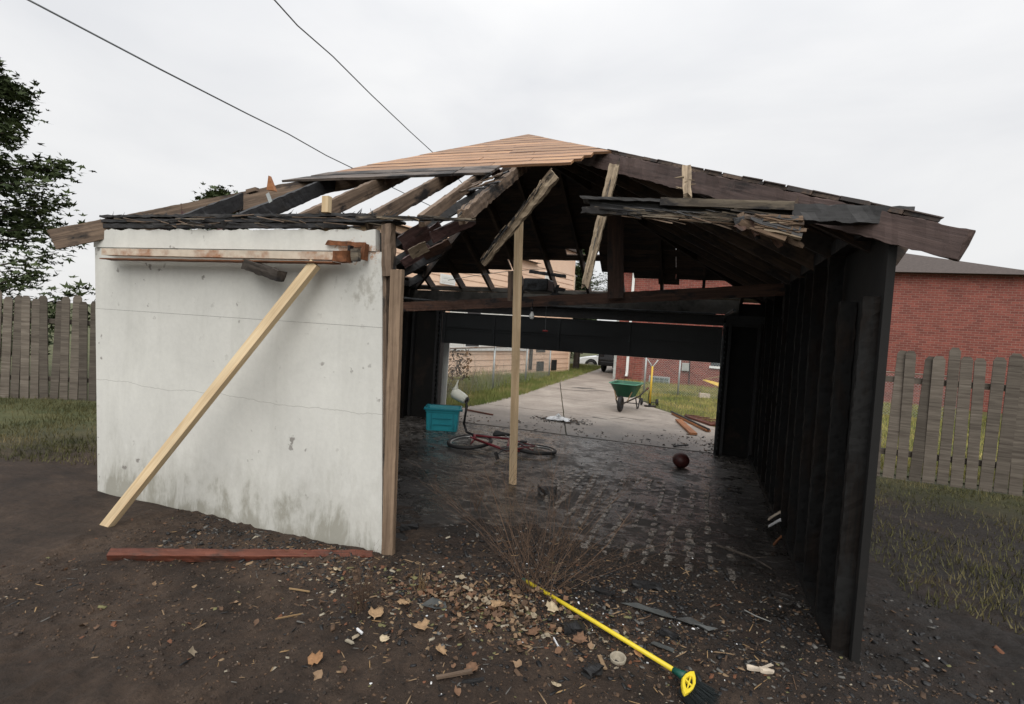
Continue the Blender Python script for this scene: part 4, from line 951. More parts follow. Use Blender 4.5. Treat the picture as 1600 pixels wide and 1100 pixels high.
scrap(788, 622, .35, .10, .2, MT['paperwhite'], 'white_scrap', 'flat white scrap on the left edge of the driveway', 'scrap', .02)
o = scrap(1100, 623, .30, .2, .2, MT['bone'], 'pale_stone', 'pale lump lying on the lawn by the fence post', 'stone', .12)
# wet plastic film lying on the soot
def film(px, py, poly, label):
    p = G(px, py); z = float(ground_h(p.x, p.y)); mb = MB(); n = len(poly)
    vs = [(x, y, float(ground_h(p.x+x, p.y+y))-z+.016+random.uniform(0, .006)) for x, y in poly]+[(0, 0, .02)]
    mb.add(vs, [(i, (i+1) % n, n) for i in range(n)]); o = mb.build('plastic_film', MT['tarp'], None, loc=(p.x, p.y, z))
    m_ = o.modifiers.new('thickness', 'SOLIDIFY'); m_.thickness = .002
    return single(o, label, 'plastic film')
film(1035, 975, [(-.26, .07), (-.16, .085), (-.08, .06), (0, .055), (.07, .04), (.06, .0), (.0, .005), (-.09, .02), (-.17, .04)], 'long grey wet plastic film strip on the soot above the broom')
film(1078, 985, [(-.06, .07), (.0, .075), (.05, .04), (.10, -.01), (.15, -.03), (.10, -.045), (.05, -.03), (.0, -.02), (-.05, .0), (-.09, .03)], 'crumpled grey wet film patch at the end of the long film strip')
film(676, 957, [(-.07, -.02), (-.03, .05), (.05, .06), (.09, .0), (.03, -.04)], 'small blue grey film patch between the two dry plants')
# splintered pale wood piece, right
bs = thing('splintered_wood', 'pale splintered wood piece lying near the right of the dirt', 'splintered wood', G(1185, 1043, .03))
zz = .045
board('stick', G(1166, 1042, zz), G(1192, 1047, zz), .028, .014, (0, 0, 1), MT['bone'], bs, .005, (.01, .01), seg=6)
board('stick', G(1186, 1046, zz), G(1210, 1050, zz), .030, .014, (0, 0, 1), MT['bone'], bs, .006, (.01, .02), seg=6)
board('stick', G(1190, 1044, zz+.01), G(1208, 1038, zz), .014, .008, (0, 0, 1), MT['bone'], bs, .004, (.01, .02), seg=6)
# broken ring (a can rim or half shell)
p = G(965, 1037, 0); z = float(ground_h(p.x, p.y)); mb = MB(); M = Matrix.Translation((p.x, p.y, z+.008)) @ Matrix.Rotation(.15, 4, 'X')
mb.lathe([(.034, -.02), (.040, 0), (.043, .02), (.039, .024), (.033, .018), (.030, .0), (.001, -.004)], M, 18)
o = mb.build('broken_ring', flat('pale_shell', (.34, .30, .23)), None, True); single(o, 'pale chipped round cup rim half buried in the dirt', 'cup')

# ------------------------------------------------------------------ bare shrubs
def shrub(name, base, n, h, spread, r0, mat, label, cat, branch=3, group=None):
    mb = MB(); rng = random.Random(int(abs(base.x)*1000)+n)
    for i in range(n):
        a = rng.uniform(0, 2*pi); tilt = rng.uniform(.1, 1)*spread; L_ = h*rng.uniform(.35, 1.1)
        b0 = Vector((rng.gauss(0, .07*h), rng.gauss(0, .06*h), -.01)); d = Vector((cos(a)*tilt, sin(a)*tilt*.8, 1)).normalized()
        pts = [b0]; k = 7; dd = d.copy()
        for j in range(k):
            dd = (dd+Vector((rng.uniform(-.19, .19), rng.uniform(-.19, .19), rng.uniform(-.12, .05)))).normalized(); pts.append(pts[-1]+dd*L_/k)
        mb.tube(pts, [r0*(1-.75*j/k) for j in range(k+1)], 4)
        for b in range(branch):
            j = rng.randint(2, k-1); bd = (dd+Vector((rng.uniform(-.8, .8), rng.uniform(-.8, .8), rng.uniform(-.1, .6)))).normalized(); q = [pts[j]]
            for t in range(4):
                bd = (bd+Vector((rng.uniform(-.18, .18), rng.uniform(-.18, .18), rng.uniform(-.08, .1)))).normalized(); q.append(q[-1]+bd*L_*.30/4*rng.uniform(.6, 1.2))
            mb.tube(q, [r0*.42*(1-.6*t/4) for t in range(5)], 3)
            for c_ in range(2):
                sd2 = (bd+Vector((rng.uniform(-.9, .9), rng.uniform(-.9, .9), rng.uniform(-.3, .6)))).normalized(); s0 = q[rng.randint(1, 3)]
                mb.tube([s0, s0+sd2*L_*.07, s0+(sd2+Vector((0, 0, .15)))*L_*.13], [r0*.25, r0*.2, r0*.12], 3)
    o = mb.build(name, mat, None, loc=(base.x, base.y, float(ground_h(base.x, base.y)))); return tag(o, label, cat, group)
shrub('bare_shrub', G(838, 930), 50, .98, 1.25, .0021, MT['twig'], 'wide bare brown shrub in the middle of the yard before the garage', 'shrub', 7)
shrub('dry_shrub', G(563, 962), 26, .36, .55, .0020, MT['twig'], 'small bare dry shrub in front of the white wall', 'shrub', 4)
shrub('dry_grass_tuft', G(655, 932), 12, .20, .22, .0022, MT['straw'], 'tuft of short straw coloured stems near the wall corner', 'plant', 1)
shrub('dry_weed', G(742, 800), 12, .55, .5, .0022, MT['twig'], 'thin bare weed growing behind the shrub at the left', 'weed', 4)
# long arching cane to the right and one to the left
for lab, pts_ in (('long arching bare cane leaning right from the shrub', [(862, 925, 0), (910, 890, .10), (950, 850, .22), (975, 815, .32), (992, 792, .40)]),
                  ('long bare cane leaning left from the shrub', [(822, 925, 0), (800, 860, .2), (780, 800, .42), (765, 752, .58), (757, 735, .66)])):
    mb = MB(); pp = [G(a, b, 0) if c == 0 else YP(a, b, 3.42) for a, b, c in pts_]; mb.tube(pp, [.004, .0035, .003, .0025, .0015], 5)
    for k in range(5):
        s0 = pp[1+k % 4]; mb.tube([s0, s0+Vector((random.uniform(-.1, .1), random.uniform(-.05, .05), random.uniform(.03, .12)))], [.0016, .0008], 3)
    tag(mb.build('shrub_cane', MT['twig']), lab, 'cane')
# dark branch on the right floor
mb = MB(); mb.tube([G(1120, 852, .03), G(1150, 862, .04), G(1178, 872, .05), G(1206, 889, .03)], [.008, .011, .009, .005], 6); mb.tube([G(1178, 872, .05), G(1198, 870, .07)], [.006, .003], 5)
tag(mb.build('fallen_branch', MT['bark']), 'thin dark branch lying on the sooty floor at the right', 'branch')
mb = MB(); mb.tube([G(1163, 953, .03), G(1180, 962, .03), G(1205, 972, .03)], [.004, .005, .003], 5); tag(mb.build('fallen_stick', flat('grey_stick', (.2, .2, .19))), 'thin grey stick on the dark ground at the right', 'stick')
for k, (x0, y0, x1, y1, m_) in enumerate(((1200, 812, 1213, 800, MT['bone']), (1201, 822, 1214, 812, MT['paperwhite']), (1205, 855, 1215, 838, MT['orange_board']))):
    p = G(x0, y0+30, 0); o = board('splinter_scrap', XP(x0, y0, .72), XP(x1+6, y1, .74), .022, .008, (-1, 0, 0), m_, None, .004, (.01, .02), seg=5)
    single(o, ('pale splinter against the charred right wall', 'whitish splinter just below another on the right wall', 'orange brown splinter at the foot of the right wall')[k], 'splinter')

# ------------------------------------------------------------------ broom
A = G(817, 905, .05); B = G(1058, 1050, .055)
bt = thing('broom', 'long yellow handled angle broom lying on the dirt', 'broom', ((A.x+B.x)/2, (A.y+B.y)/2, 0))
mb = MB(); mb.tube([A.lerp(B, .03), A.lerp(B, .5)+Vector((0, 0, .003)), B], .0125, 14); part(mb, 'handle', MT['yellow'], bt, smooth=True)
d = (B-A).normalized()
mb = MB(); mb.tube([A-d*.012, A, A.lerp(B, .032)], [.006, .012, .0145], 12); part(mb, 'end_cap', MT['teal_cap'], bt, smooth=True)
mb = MB(); mb.tube([B-d*.02, B+d*.015, B+d*.045], [.016, .019, .026], 14); part(mb, 'collar', MT['teal_cap'], bt, smooth=True)
# head block: a yellow open ring, standing across the handle
C0 = G(1076, 1068, .055); side = Vector((-d.y, d.x, 0)).normalized(); upv = (OC-C0).normalized()
# ring plane spanned by r (long, image down-left to up-right) and the other axis
ax1 = (G(1087, 1050, .055)-G(1066, 1087, .055)).normalized(); ax1 = (ax1+Vector((0, 0, .18))).normalized()
nrm = (upv - ax1*upv.dot(ax1)).normalized(); ax2 = nrm.cross(ax1)
ringo = [(0, .085), (.016, .068), (.030, .034), (.035, 0), (.026, -.034), (.010, -.066), (-.006, -.082), (-.020, -.052), (-.028, -.02), (-.028, .018), (-.019, .05)]
Mr = Matrix(((ax2.x, ax1.x, nrm.x, C0.x), (ax2.y, ax1.y, nrm.y, C0.y), (ax2.z, ax1.z, nrm.z, C0.z), (0, 0, 0, 1)))
vs = []; n = len(ringo)
for sc, zz_ in ((1, -.012), (1.03, .0), (.95, .012), (.56, .012), (.50, -.012)):
    vs += [Mr @ Vector((x*sc, y*sc, zz_)) for x, y in ringo]
fs = [(r_*n+i, r_*n+(i+1) % n, ((r_+1) % 5)*n+(i+1) % n, ((r_+1) % 5)*n+i) for r_ in range(5) for i in range(n)]
mb = MB(); mb.add(vs, fs); mb.obox(Mr @ Matrix.Rotation(.35, 4, 'Z'), .045, .010, .016); mb.obox(Mr @ Matrix.Translation((.0, .0, 0)) @ Matrix.Rotation(-.1, 4, 'Z'), .008, .09, .012)
part(mb, 'head_ring', MT['yellow'], bt, smooth=False, bevel=.003)
mb = MB(); rng = random.Random(3)
for i in range(900):
    t = rng.uniform(-1, 1); s0 = Mr @ Vector((.018+rng.uniform(-.012, .010), t*.055, -.02+rng.uniform(-.012, .008)))
    e = d*rng.uniform(.12, .17)+ax1*t*.055+ax1*-.03+Vector((rng.uniform(-.012, .012), rng.uniform(-.012, .012), -.02+rng.uniform(-.012, .02)))
    q = [s0, s0+e*.5+Vector((0, 0, .006)), s0+e]; q[-1].z = max(q[-1].z, .012)
    mb.tube(q, [.0013, .0012, .0008], 3, cap=False)
o = part(mb, 'bristles', MT['bristle'], bt)

# ------------------------------------------------------------------ teal storage tote
tt = thing('storage_tote', 'teal plastic storage tote without a lid on the garage floor', 'storage bin', (-3.92, 7.92, .006), local=True); LOCAL.add(tt.name)
tl = G(663, 672, .006); tr_ = G(716, 675, .006)
tt.location = ((tl.x+tr_.x)/2, (tl.y+tr_.y)/2, .006); tt.rotation_euler = (0, 0, math.atan2(tr_.y-tl.y, tr_.x-tl.x))
wb_, db_, hb_ = (tr_-tl).length*.90, .36, .36
def rrect(w, dd, r, n=4):
    out_ = []
    for cx, cy, a0 in ((w/2-r, dd/2-r, 0), (-w/2+r, dd/2-r, pi/2), (-w/2+r, -dd/2+r, pi), (w/2-r, -dd/2+r, 1.5*pi)):
        for i in range(n+1): a = a0+i*pi/2/n; out_.append((cx+r*cos(a), cy+r*sin(a)))
    return out_
def loft(mb, rings, mi=0, cap0=True, cap1=False):
    n = len(rings[0]); vs = [p for r in rings for p in r]
    fs = [(i*n+j, i*n+(j+1) % n, (i+1)*n+(j+1) % n, (i+1)*n+j) for i in range(len(rings)-1) for j in range(n)]
    if cap0: fs.append(tuple(range(n-1, -1, -1)))
    if cap1: fs.append(tuple(range((len(rings)-1)*n, len(rings)*n)))
    mb.add(vs, fs, mi)
cy_ = db_/2
rings = []
for z_, s_ in ((0, 0), (.004, .004), (hb_*.82, .03), (hb_*.83, .045), (hb_, .055), (hb_, .045), (hb_*.8, .02), (.012, -.012)):
    rings.append([(x, y+cy_, z_) for x, y in rrect(wb_+s_*1.2, db_+s_*1.2, .03)])
mb = MB(); loft(mb, rings, 0, True, True); part(mb, 'tub', MT['teal'], tt, smooth=False)
mb = MB(); loft(mb, [[(x, y+cy_, z_) for x, y in rrect(wb_+s_, db_+s_, .035)] for z_, s_ in ((hb_-.018, .07), (hb_-.018, .098), (hb_+.008, .098), (hb_+.008, .062))], 0, False, False); part(mb, 'rim', MT['teal_rim'], tt)
mb = MB()
for x in (-.2, .2): mb.box((x*.9-.012, -.032, .05), (x*.9+.012, -.006, hb_*.8))
mb.box((-.15, -.026, .20), (.15, -.014, .212)); mb.box((-.15, -.022, .10), (.15, -.010, .108)); part(mb, 'rib', MT['teal_rim'], tt)
for s in (-1, 1):
    mb = MB(); mb.box((s*(wb_/2+.05)-.02, cy_-.07, hb_-.05), (s*(wb_/2+.05)+.02, cy_+.07, hb_-.02)); part(mb, 'grip', MT['teal_rim'], tt, bevel=.006)

# pale board leaning at the left jamb
single(board('leaning_board', YP(689, 648, 9.15), YP(697, 528, 9.05), .15, .03, (.15, -1, 0), MT['white_paint'], None), 'pale painted board standing upright behind the teal tote', 'board')

# white plastic funnel shaped thing standing on the handlebar end
pc = YP(722, 618, 8.3)
wf = thing('plastic_shell', 'torn white plastic jug with pointed spout behind the teal tote', 'plastic jug', pc)
ex = (YP(736, 627, 8.3)-YP(708, 610, 8.3)).normalized(); Mx = ex.to_track_quat('Z', 'Y').to_matrix().to_4x4()
c0 = YP(707, 612, 8.3)
mb = MB(); mb.lathe([(.001, -.01), (.055, 0), (.088, .04), (.092, .10), (.086, .19), (.075, .27), (.062, .29), (.058, .27), (.001, .24)], Matrix.Translation(c0) @ Mx, 18); part(mb, 'body', MT['white_plastic'], wf, smooth=True)
mb = MB(); mb.tube([c0+ex*.05+Vector((0, 0, .05)), YP(713, 606, 8.3), YP(714, 600, 8.3), YP(716, 594, 8.3)], [.062, .034, .016, .010], 12); part(mb, 'spout', MT['white_plastic'], wf, smooth=True)
mb = MB(); mb.lathe([(.001, .292), (.05, .292), (.052, .315), (.001, .32)], Matrix.Translation(c0) @ Mx, 14); part(mb, 'neck', MT['blackmetal'], wf, smooth=True)

# ------------------------------------------------------------------ bicycle lying on its side
bc = thing('bicycle', 'red bicycle lying on its side on the garage floor', 'bicycle', G(790, 700))
def wheel(cpx, cpy, R_, tilt_vec, zc):
    c = G(cpx, cpy, zc); n_ = Vector(tilt_vec).normalized(); M = Matrix.Translation(c) @ n_.to_track_quat('Z', 'Y').to_matrix().to_4x4()
    mb = MB(); mb.torus(M, R_, .026, 44, 8); w = part(mb, 'wheel', MT['rubber'], bc, smooth=True)
    mb = MB(); mb.torus(M, R_-.030, .012, 44, 6); sub(mb, 'rim', MT['alu'], w, smooth=True)
    mb = MB()
    for k in range(14):
        a = 2*pi*k/14; s_ = .03 if k % 2 else -.03
        mb.tube([M @ Vector((.02*cos(a+.5), .02*sin(a+.5), s_)), M @ Vector(((R_-.03)*cos(a), (R_-.03)*sin(a), 0))], .0016, 3)
    sub(mb, 'spokes', MT['alu'], w)
    mb = MB(); mb.tube([M @ Vector((0, 0, -.05)), M @ Vector((0, 0, .05))], .02, 10); sub(mb, 'hub', MT['alu'], w)
    return c, M
cf, Mf = wheel(734, 690, .30, (-.06, -.10, 1), .085)
cr, Mrw = wheel(836, 702, .28, (.02, .05, 1), .06)
bb_ = G(792, 704, .10)
def bt_(pts, r, name, mat, **k): mb = MB(); mb.tube(pts, r, 8); return part(mb, name, mat, bc, smooth=True, **k)
headt = G(741, 680, .16); headb = G(742, 686, .13); seat_t = G(796, 686, .14)
fr = MB()
for a, b, r_ in ((headb, bb_, .018), (headt, seat_t, .016), (bb_, seat_t, .016), (bb_, cr+Vector((0, -.02, .05)), .010), (bb_, cr+Vector((0, .02, -.04)), .010), (seat_t, cr+Vector((0, -.02, .05)), .009), (seat_t, cr+Vector((0, .02, -.04)), .009), (headt, headb, .022)): fr.tube([a, b], r_, 8)
part(fr, 'frame', MT['redpaint'], bc, smooth=True)
fk = MB(); fk.tube([headb, cf+Vector((0, 0, .07))], .012, 8); fk.tube([headb, cf+Vector((0, 0, -.05))], .012, 8); part(fk, 'fork', MT['redpaint'], bc, smooth=True)
bt_([headt, YP(729, 675, 7.9), YP(725, 662, 7.9), YP(727, 648, 7.85), YP(730, 633, 7.85)], .019, 'handlebar', MT['blackmetal'])
bt_([YP(728, 642, 7.85), YP(729, 628, 7.85)], .018, 'grip', MT['rubber'])
bt_([seat_t, G(790, 681, .16)], .012, 'seat_post', MT['alu'])
mb = MB(); sc = G(784, 678, .17); Ms = Matrix.Translation(sc) @ Matrix.Rotation(.15, 4, 'Z') @ Matrix.Rotation(.35, 4, 'X')
loft(mb, [[Ms @ Vector((x*s_, y*s_, z_)) for x, y in ((.14, .0), (.08, .022), (0, .035), (-.08, .07), (-.12, .065), (-.13, 0), (-.12, -.065), (-.08, -.07), (0, -.035), (.08, -.022))] for z_, s_ in ((-.02, .85), (0, 1), (.018, .9), (.024, .5))], 0, True, True)
part(mb, 'saddle', MT['rubber'], bc, smooth=True)
mb = MB(); M = Matrix.Translation(bb_+Vector((0, 0, .03))) @ Matrix.Rotation(.05, 4, 'X'); mb.torus(M, .085, .006, 28, 6); mb.torus(M, .06, .004, 20, 5); part(mb, 'chainring', MT['dsteel'], bc)
mb = MB(); p0 = bb_+Vector((0, 0, .04)); p1 = G(778, 709, .09); mb.tube([p0, p1], .009, 6); cr_ = part(mb, 'crank', MT['dsteel'], bc)
mb = MB(); mb.obox(Matrix.Translation(G(776, 712, .07)) @ Matrix.Rotation(1.2, 4, 'Y'), .10, .07, .025); part(mb, 'pedal', MT['rubber'], bc, bevel=.005)
mb = MB(); p2 = G(818, 690, .17); mb.tube([bb_+Vector((0, 0, .02)), p2], .009, 6); part(mb, 'crank', MT['dsteel'], bc)
mb = MB(); mb.obox(Matrix.Translation(p2), .09, .06, .025); part(mb, 'pedal', MT['rubber'], bc, bevel=.005)
single(board('wooden_stick', G(729, 640, .04), G(770, 648, .03), .035, .025, (0, 0, 1), MT['red_plank'], None, .004), 'thin reddish wooden stick on the ground behind the teal tote', 'stick')

# deflated ball
p = G(1063, 733); mb = MB(); bmv = []; R_ = .115
for i in range(13):
    th = pi*i/12
    for j in range(22):
        ph = 2*pi*j/22; v = Vector((sin(th)*cos(ph), sin(th)*sin(ph), cos(th)))
        k = 1-.16*max(0, v.z)-.10*max(0, v.dot(Vector((.5, -.6, .6)))); bmv.append(v*R_*k*(1+.02*mn.noise(v*3)))
mb.add(bmv, [(i*22+j, (i+1)*22+j, (i+1)*22+(j+1) % 22, i*22+(j+1) % 22) for i in range(12) for j in range(22)])
o = mb.build('ball', MT['ball'], None, True, loc=(p.x, p.y+.08, R_*.93+.006)); single(o, 'dull red sagging ball on the sooty floor near the door', 'ball')

# ------------------------------------------------------------------ wheelbarrow
w_ = thing('wheelbarrow', 'green tub wheelbarrow with black undercarriage standing on the driveway', 'wheelbarrow', (-1.52, 12.75, .018), radians(-96), local=True); LOCAL.add(w_.name)
# local: x forward (towards the garage), origin under the tub
def lring(x0, x1, y0, y1, z, r):
    w = x1-x0; dd = y1-y0; return [(x+(x0+x1)/2, y+(y0+y1)/2, z) for x, y in rrect(w, dd, r)]
mb = MB(); loft(mb, [lring(-.22, .14, -.17, .17, .30, .08), lring(-.24, .18, -.19, .19, .31, .09), lring(-.42, .42, -.31, .31, .62, .14), lring(-.40, .40, -.29, .29, .62, .13), lring(-.22, .16, -.17, .17, .33, .08)], 0, True, True)
tubo = part(mb, 'tub', MT['green'], w_, smooth=False)
mb = MB(); loft(mb, [lring(-.44, .44, -.33, .33, .605, .15), lring(-.45, .45, -.34, .34, .615, .15), lring(-.44, .44, -.33, .33, .63, .15), lring(-.40, .40, -.29, .29, .625, .13)], 0, False, False); part(mb, 'rim', MT['greenin'], w_)
mb = MB(); mb.box((-.05, -.283, .46), (.0, -.262, .50)); mb2 = part(mb, 'label_sticker', MT['paperwhite'], w_)
for s in (-1, 1):
    mb = MB(); mb.tube([(.52, .06*s, .19), (.25, .16*s, .25), (-.3, .25*s, .31), (-.85, .30*s, .43)], .018, 8); part(mb, 'shaft', MT['bark'], w_, smooth=True)
    mb = MB(); mb.tube([(-.85, .30*s, .43), (-1.0, .31*s, .46)], .024, 8); part(mb, 'grip', MT['red_plank'], w_, smooth=True)
    mb = MB(); mb.tube([(-.15, .20*s, .29), (-.30, .22*s, .02), (-.42, .22*s, .02), (-.50, .24*s, .32)], .015, 8); part(mb, 'leg', MT['blackmetal'], w_, smooth=True)
    mb = MB(); mb.tube([(.35, .12*s, .23), (.28, .2*s, .45)], .012, 6); part(mb, 'tub_brace', MT['straw'], w_)
mb = MB(); mb.tube([(-.36, -.24, .12), (-.36, .24, .12)], .010, 6); part(mb, 'cross_bar', MT['blackmetal'], w_)
Mw = Matrix.Translation((.46, 0, .18)) @ Matrix.Rotation(pi/2, 4, 'X')
mb = MB(); mb.torus(Mw, .135, .045, 28, 10); whl = part(mb, 'wheel', MT['rubber'], w_, smooth=True)
mb = MB(); mb.lathe([(.001, -.03), (.09, -.02), (.095, .02), (.001, .03)], Mw, 16); part(mb, 'hub', MT['blackmetal'], w_)

# hand truck
p = G(1009, 638)
h_ = thing('hand_truck', 'yellow upright hand truck with black wheels beside the wheelbarrow', 'hand truck', (p.x+.06, p.y+.35, .018), radians(-75), local=True); LOCAL.add(h_.name)
mb = MB(); mb.tube([(0, 0, .08), (0, .0, 1.0)], .024, 10); part(mb, 'pole', MT['yellowpole'], h_, smooth=True)
mb = MB(); mb.tube([(-.02, -.13, 1.16), (0, -.03, 1.02), (0, 0, .96), (0, .03, 1.02), (-.02, .13, 1.16)], .014, 8); part(mb, 'handle', MT['grey_paint'], h_, smooth=True)
mb = MB(); mb.tube([(-.22, 0, .10), (-.20, 0, .30), (-.02, 0, .42)], .010, 6); part(mb, 'strut', MT['blackmetal'], h_)
mb = MB(); mb.tube([(-.1, -.2, .09), (-.1, .2, .09)], .010, 6); part(mb, 'axle', MT['blackmetal'], h_)
mb = MB(); mb.box((-.02, -.14, .015), (.16, .14, .025)); mb.box((-.03, -.03, .02), (.0, .03, .12)); part(mb, 'toe_plate', MT['blackmetal'], h_)
for s in (-1, 1):
    Mw = Matrix.Translation((-.1, .19*s, .095)) @ Matrix.Rotation(pi/2, 4, 'X')
    mb = MB(); mb.torus(Mw, .065, .028, 20, 8); wq = part(mb, 'wheel', MT['rubber'], h_, smooth=True)
    mb = MB(); mb.lathe([(.001, -.02), (.045, -.015), (.045, .015), (.001, .02)], Mw, 12); sub(mb, 'rim', MT['galv'], wq)

# boards thrown on the driveway and grass
for (x0, y0, x1, y1, w, m_, lab) in ((1060, 656, 1084, 678, .13, MT['orange_board'], 'short orange board on the driveway edge, left of the long one'), (1052, 646, 1107, 673, .09, MT['orange_board'], 'long orange board with burnt edge by the lawn'),
        (1074, 650, 1116, 664, .16, MT['red_plank'], 'red plank on the grass behind the orange boards')):
    single(board('discarded_board', G(x0, y0, .045), G(x1, y1, .045), w, .035, (0, 0, 1), m_, None, .004, (.02, .02)), lab, 'board')
single(board('charred_stick', G(1049, 643, .075), G(1108, 671, .075), .035, .03, (0, 0, 1), MT['char'], None, .005), 'black burnt stick lying along the long orange board', 'stick')
for k in range(5):
    a = G(1070+k*9, 648+k*3, .06); single(board('red_scrap', a, a+Vector((.3+.1*k, -.15+.1*(k % 3), .02)), .08, .02, (0, 0, 1), MT['red_plank'], None, .006, (.03, .03)), ('leftmost red wood scrap on the grass edge behind the orange boards', 'second red scrap from the left behind the orange boards', 'middle red scrap of the row behind the orange boards', 'fourth red scrap of the row, near the right door jamb', 'rightmost and longest red scrap against the door jamb')[k], 'scrap', 'red scraps in a pile')
single(board('bent_strip', G(1052, 697, .03), G(1075, 695, .05), .03, .02, (0, 0, 1), MT['char'], None, .006), 'black strip lying just outside the door', 'strip')

# ------------------------------------------------------------------ chain link fences
def fence(name, label, pts, posts, h=1.2):
    f_ = thing(name, label, 'fence', (pts[0][0], pts[0][1], 0))
    a = Vector((*pts[0], 0)); b = Vector((*pts[1], 0)); L_ = (b-a).length; d = (b-a)/L_
    for t in posts:
        q = a+d*t; mb = MB(); mb.tube([q, q+Vector((0, 0, h+.04))], .028, 10); mb.lathe([(.03, h+.03), (.03, h+.055), (.012, h+.075), (.001, h+.077)], Matrix.Translation(q), 10)
        part(mb, 'fence_post', MT['galv'], f_, smooth=True)
    mb = MB(); mb.tube([a+Vector((0, 0, h)), b+Vector((0, 0, h))], .02, 8); part(mb, 'top_rail', MT['rustrail'], f_, smooth=True)
    mb = MB(); s_ = .075; hh = h-.05; n = int(L_/s_); r = .0022
    side_ = Vector((-d.y, d.x, 0))
    for i in range(-int(hh/s_), n):
        for sg in (1, -1):
            x0 = i*s_; x1 = x0+hh
            z0, z1 = (.04, .04+hh) if sg > 0 else (.04+hh, .04)
            if x0 < 0: z0 += (z1-z0)*(-x0/hh); x0 = 0
            if x1 > L_: z1 = z0+(z1-z0)*((L_-x0)/(x1-x0)); x1 = L_
            if x1-x0 < .02: continue
            p_ = a+d*x0+Vector((0, 0, z0)); q_ = a+d*x1+Vector((0, 0, z1)); mb.tube([p_, q_], r, 3, cap=False)
    part(mb, 'wire_mesh', MT['galv'], f_, kind='stuff'); return f_
MT['rustrail'] = plain('rust_streaked_rail', (.30, .25, .21), .6, .3, .3, 5, .1, dirt=.4, dirtcol=(.16, .08, .045))
fence('chain_link_fence', 'chain link fence with rusty rail along the left of the driveway', [(-5.2, 9.4), (-5.2, 19.7)], (1.3, 4.35, 7.3, 10.2))
fence('chain_link_fence', 'chain link fence crossing the lawn before the brick house', [(-1.6, 17.1), (6.5, 17.1)], (0.1, 1.1, 4.0, 6.9))

# weeds and dead plants
shrub('dead_weed', Vector((-5.35, 11.3, 0)), 14, 1.0, .3, .006, MT['twig'], 'dead brown weed standing at the first fence post', 'weed', 3)
def leafy(base, h, n, name, label, cat, mat, r=.35):
    mb = MB(); rng = random.Random(n)
    for i in range(n):
        a = rng.uniform(0, 2*pi); rr = r*sqrt(rng.random()); z = h*rng.uniform(.35, 1)
        c = Vector((cos(a)*rr, sin(a)*rr, z)); s = rng.uniform(.03, .07); t = rng.uniform(0, 6.28); u = rng.uniform(-1, 1)
        M = Matrix.Translation(c) @ Matrix.Rotation(t, 4, 'Z') @ Matrix.Rotation(u, 4, 'X')
        mb.add([M @ Vector(p) for p in ((0, -s, 0), (s*.6, 0, .01), (0, s, 0), (-s*.6, 0, .01))], [(0, 1, 2, 3)])
    o = mb.build(name, mat, None, loc=base); return tag(o, label, cat)
leafy(Vector((-5.4, 11.9, 0)), 1.15, 260, 'withered_bush', 'withered brown leaved bush behind the first fence post', 'bush', flat('withered_leaf', (.17, .10, .05)), .3)
for k, (x, y, h, l) in enumerate(((-5.5, 13.1, .9, 'tall dry weed between the first two fence posts'), (-5.6, 15.3, .8, 'dry reddish weed just past the second fence post'), (-5.3, 10.6, .7, 'dry weed nearest the garage by the fence'), (-2.0, 17.4, 1.3, 'bare sapling behind the hand truck'), (-2.6, 18.6, .9, 'thin bare weed by the white downspout'), (.1, 18.4, .7, 'bare weed in front of the brick wall right of the post'))):
    shrub('dry_weed', Vector((x, y, 0)), 6, h, .25, .006, MT['twig'], l, 'weed', 3)

# ------------------------------------------------------------------ peach house
PA = Vector((-9.3, 7.6, 0)); PB = Vector((-5.38, 23.43, 0)); PA = PB+(Vector((-7.16, 16.25, 0))-PB).normalized()*11; pd = (PB-PA).normalized(); pn = Vector((pd.y, -pd.x, 0))
ph = thing('peach_house', 'peach sided house beyond the left fence', 'house', PB)
def mat_siding(name, c1, c2):
    m, nt, N, L, b = newmat(name); v = objvec(nt, False); a = nz(nt, v, .8, 5, .6); f = nz(nt, mapv(nt, v, (1, 1, 6)), 6, 5, .7)
    c = mix(nt, .5, ramp(nt, a, [(.3, c1), (.7, c2)]), ramp(nt, f, [(.3, .8), (.7, 1.05)]), 'MULTIPLY'); L.new(c, b.inputs['Base Color']); b.inputs['Roughness'].default_value = .6; return m
MT['peach'] = mat_siding('peach_siding', (.80, .54, .38), (.88, .65, .49))
PHH = 4.3
def pw(t, z, o_=0.0): return PB-pd*t+pn*o_+Vector((0, 0, z))
LP_ = 10.9
mb = MB()   # body behind the siding
A0, A1 = pw(0, -.1), pw(LP_, -.1); back = -pn*7
vs = [A0, A1, A1+back, A0+back]; vs += [v_+Vector((0, 0, PHH+.1)) for v_ in vs]
mb.add(vs, [(0, 3, 2, 1), (4, 5, 6, 7), (0, 1, 5, 4), (1, 2, 6, 5), (2, 3, 7, 6), (3, 0, 4, 7)]); part(mb, 'wall', MT['peach'], ph)
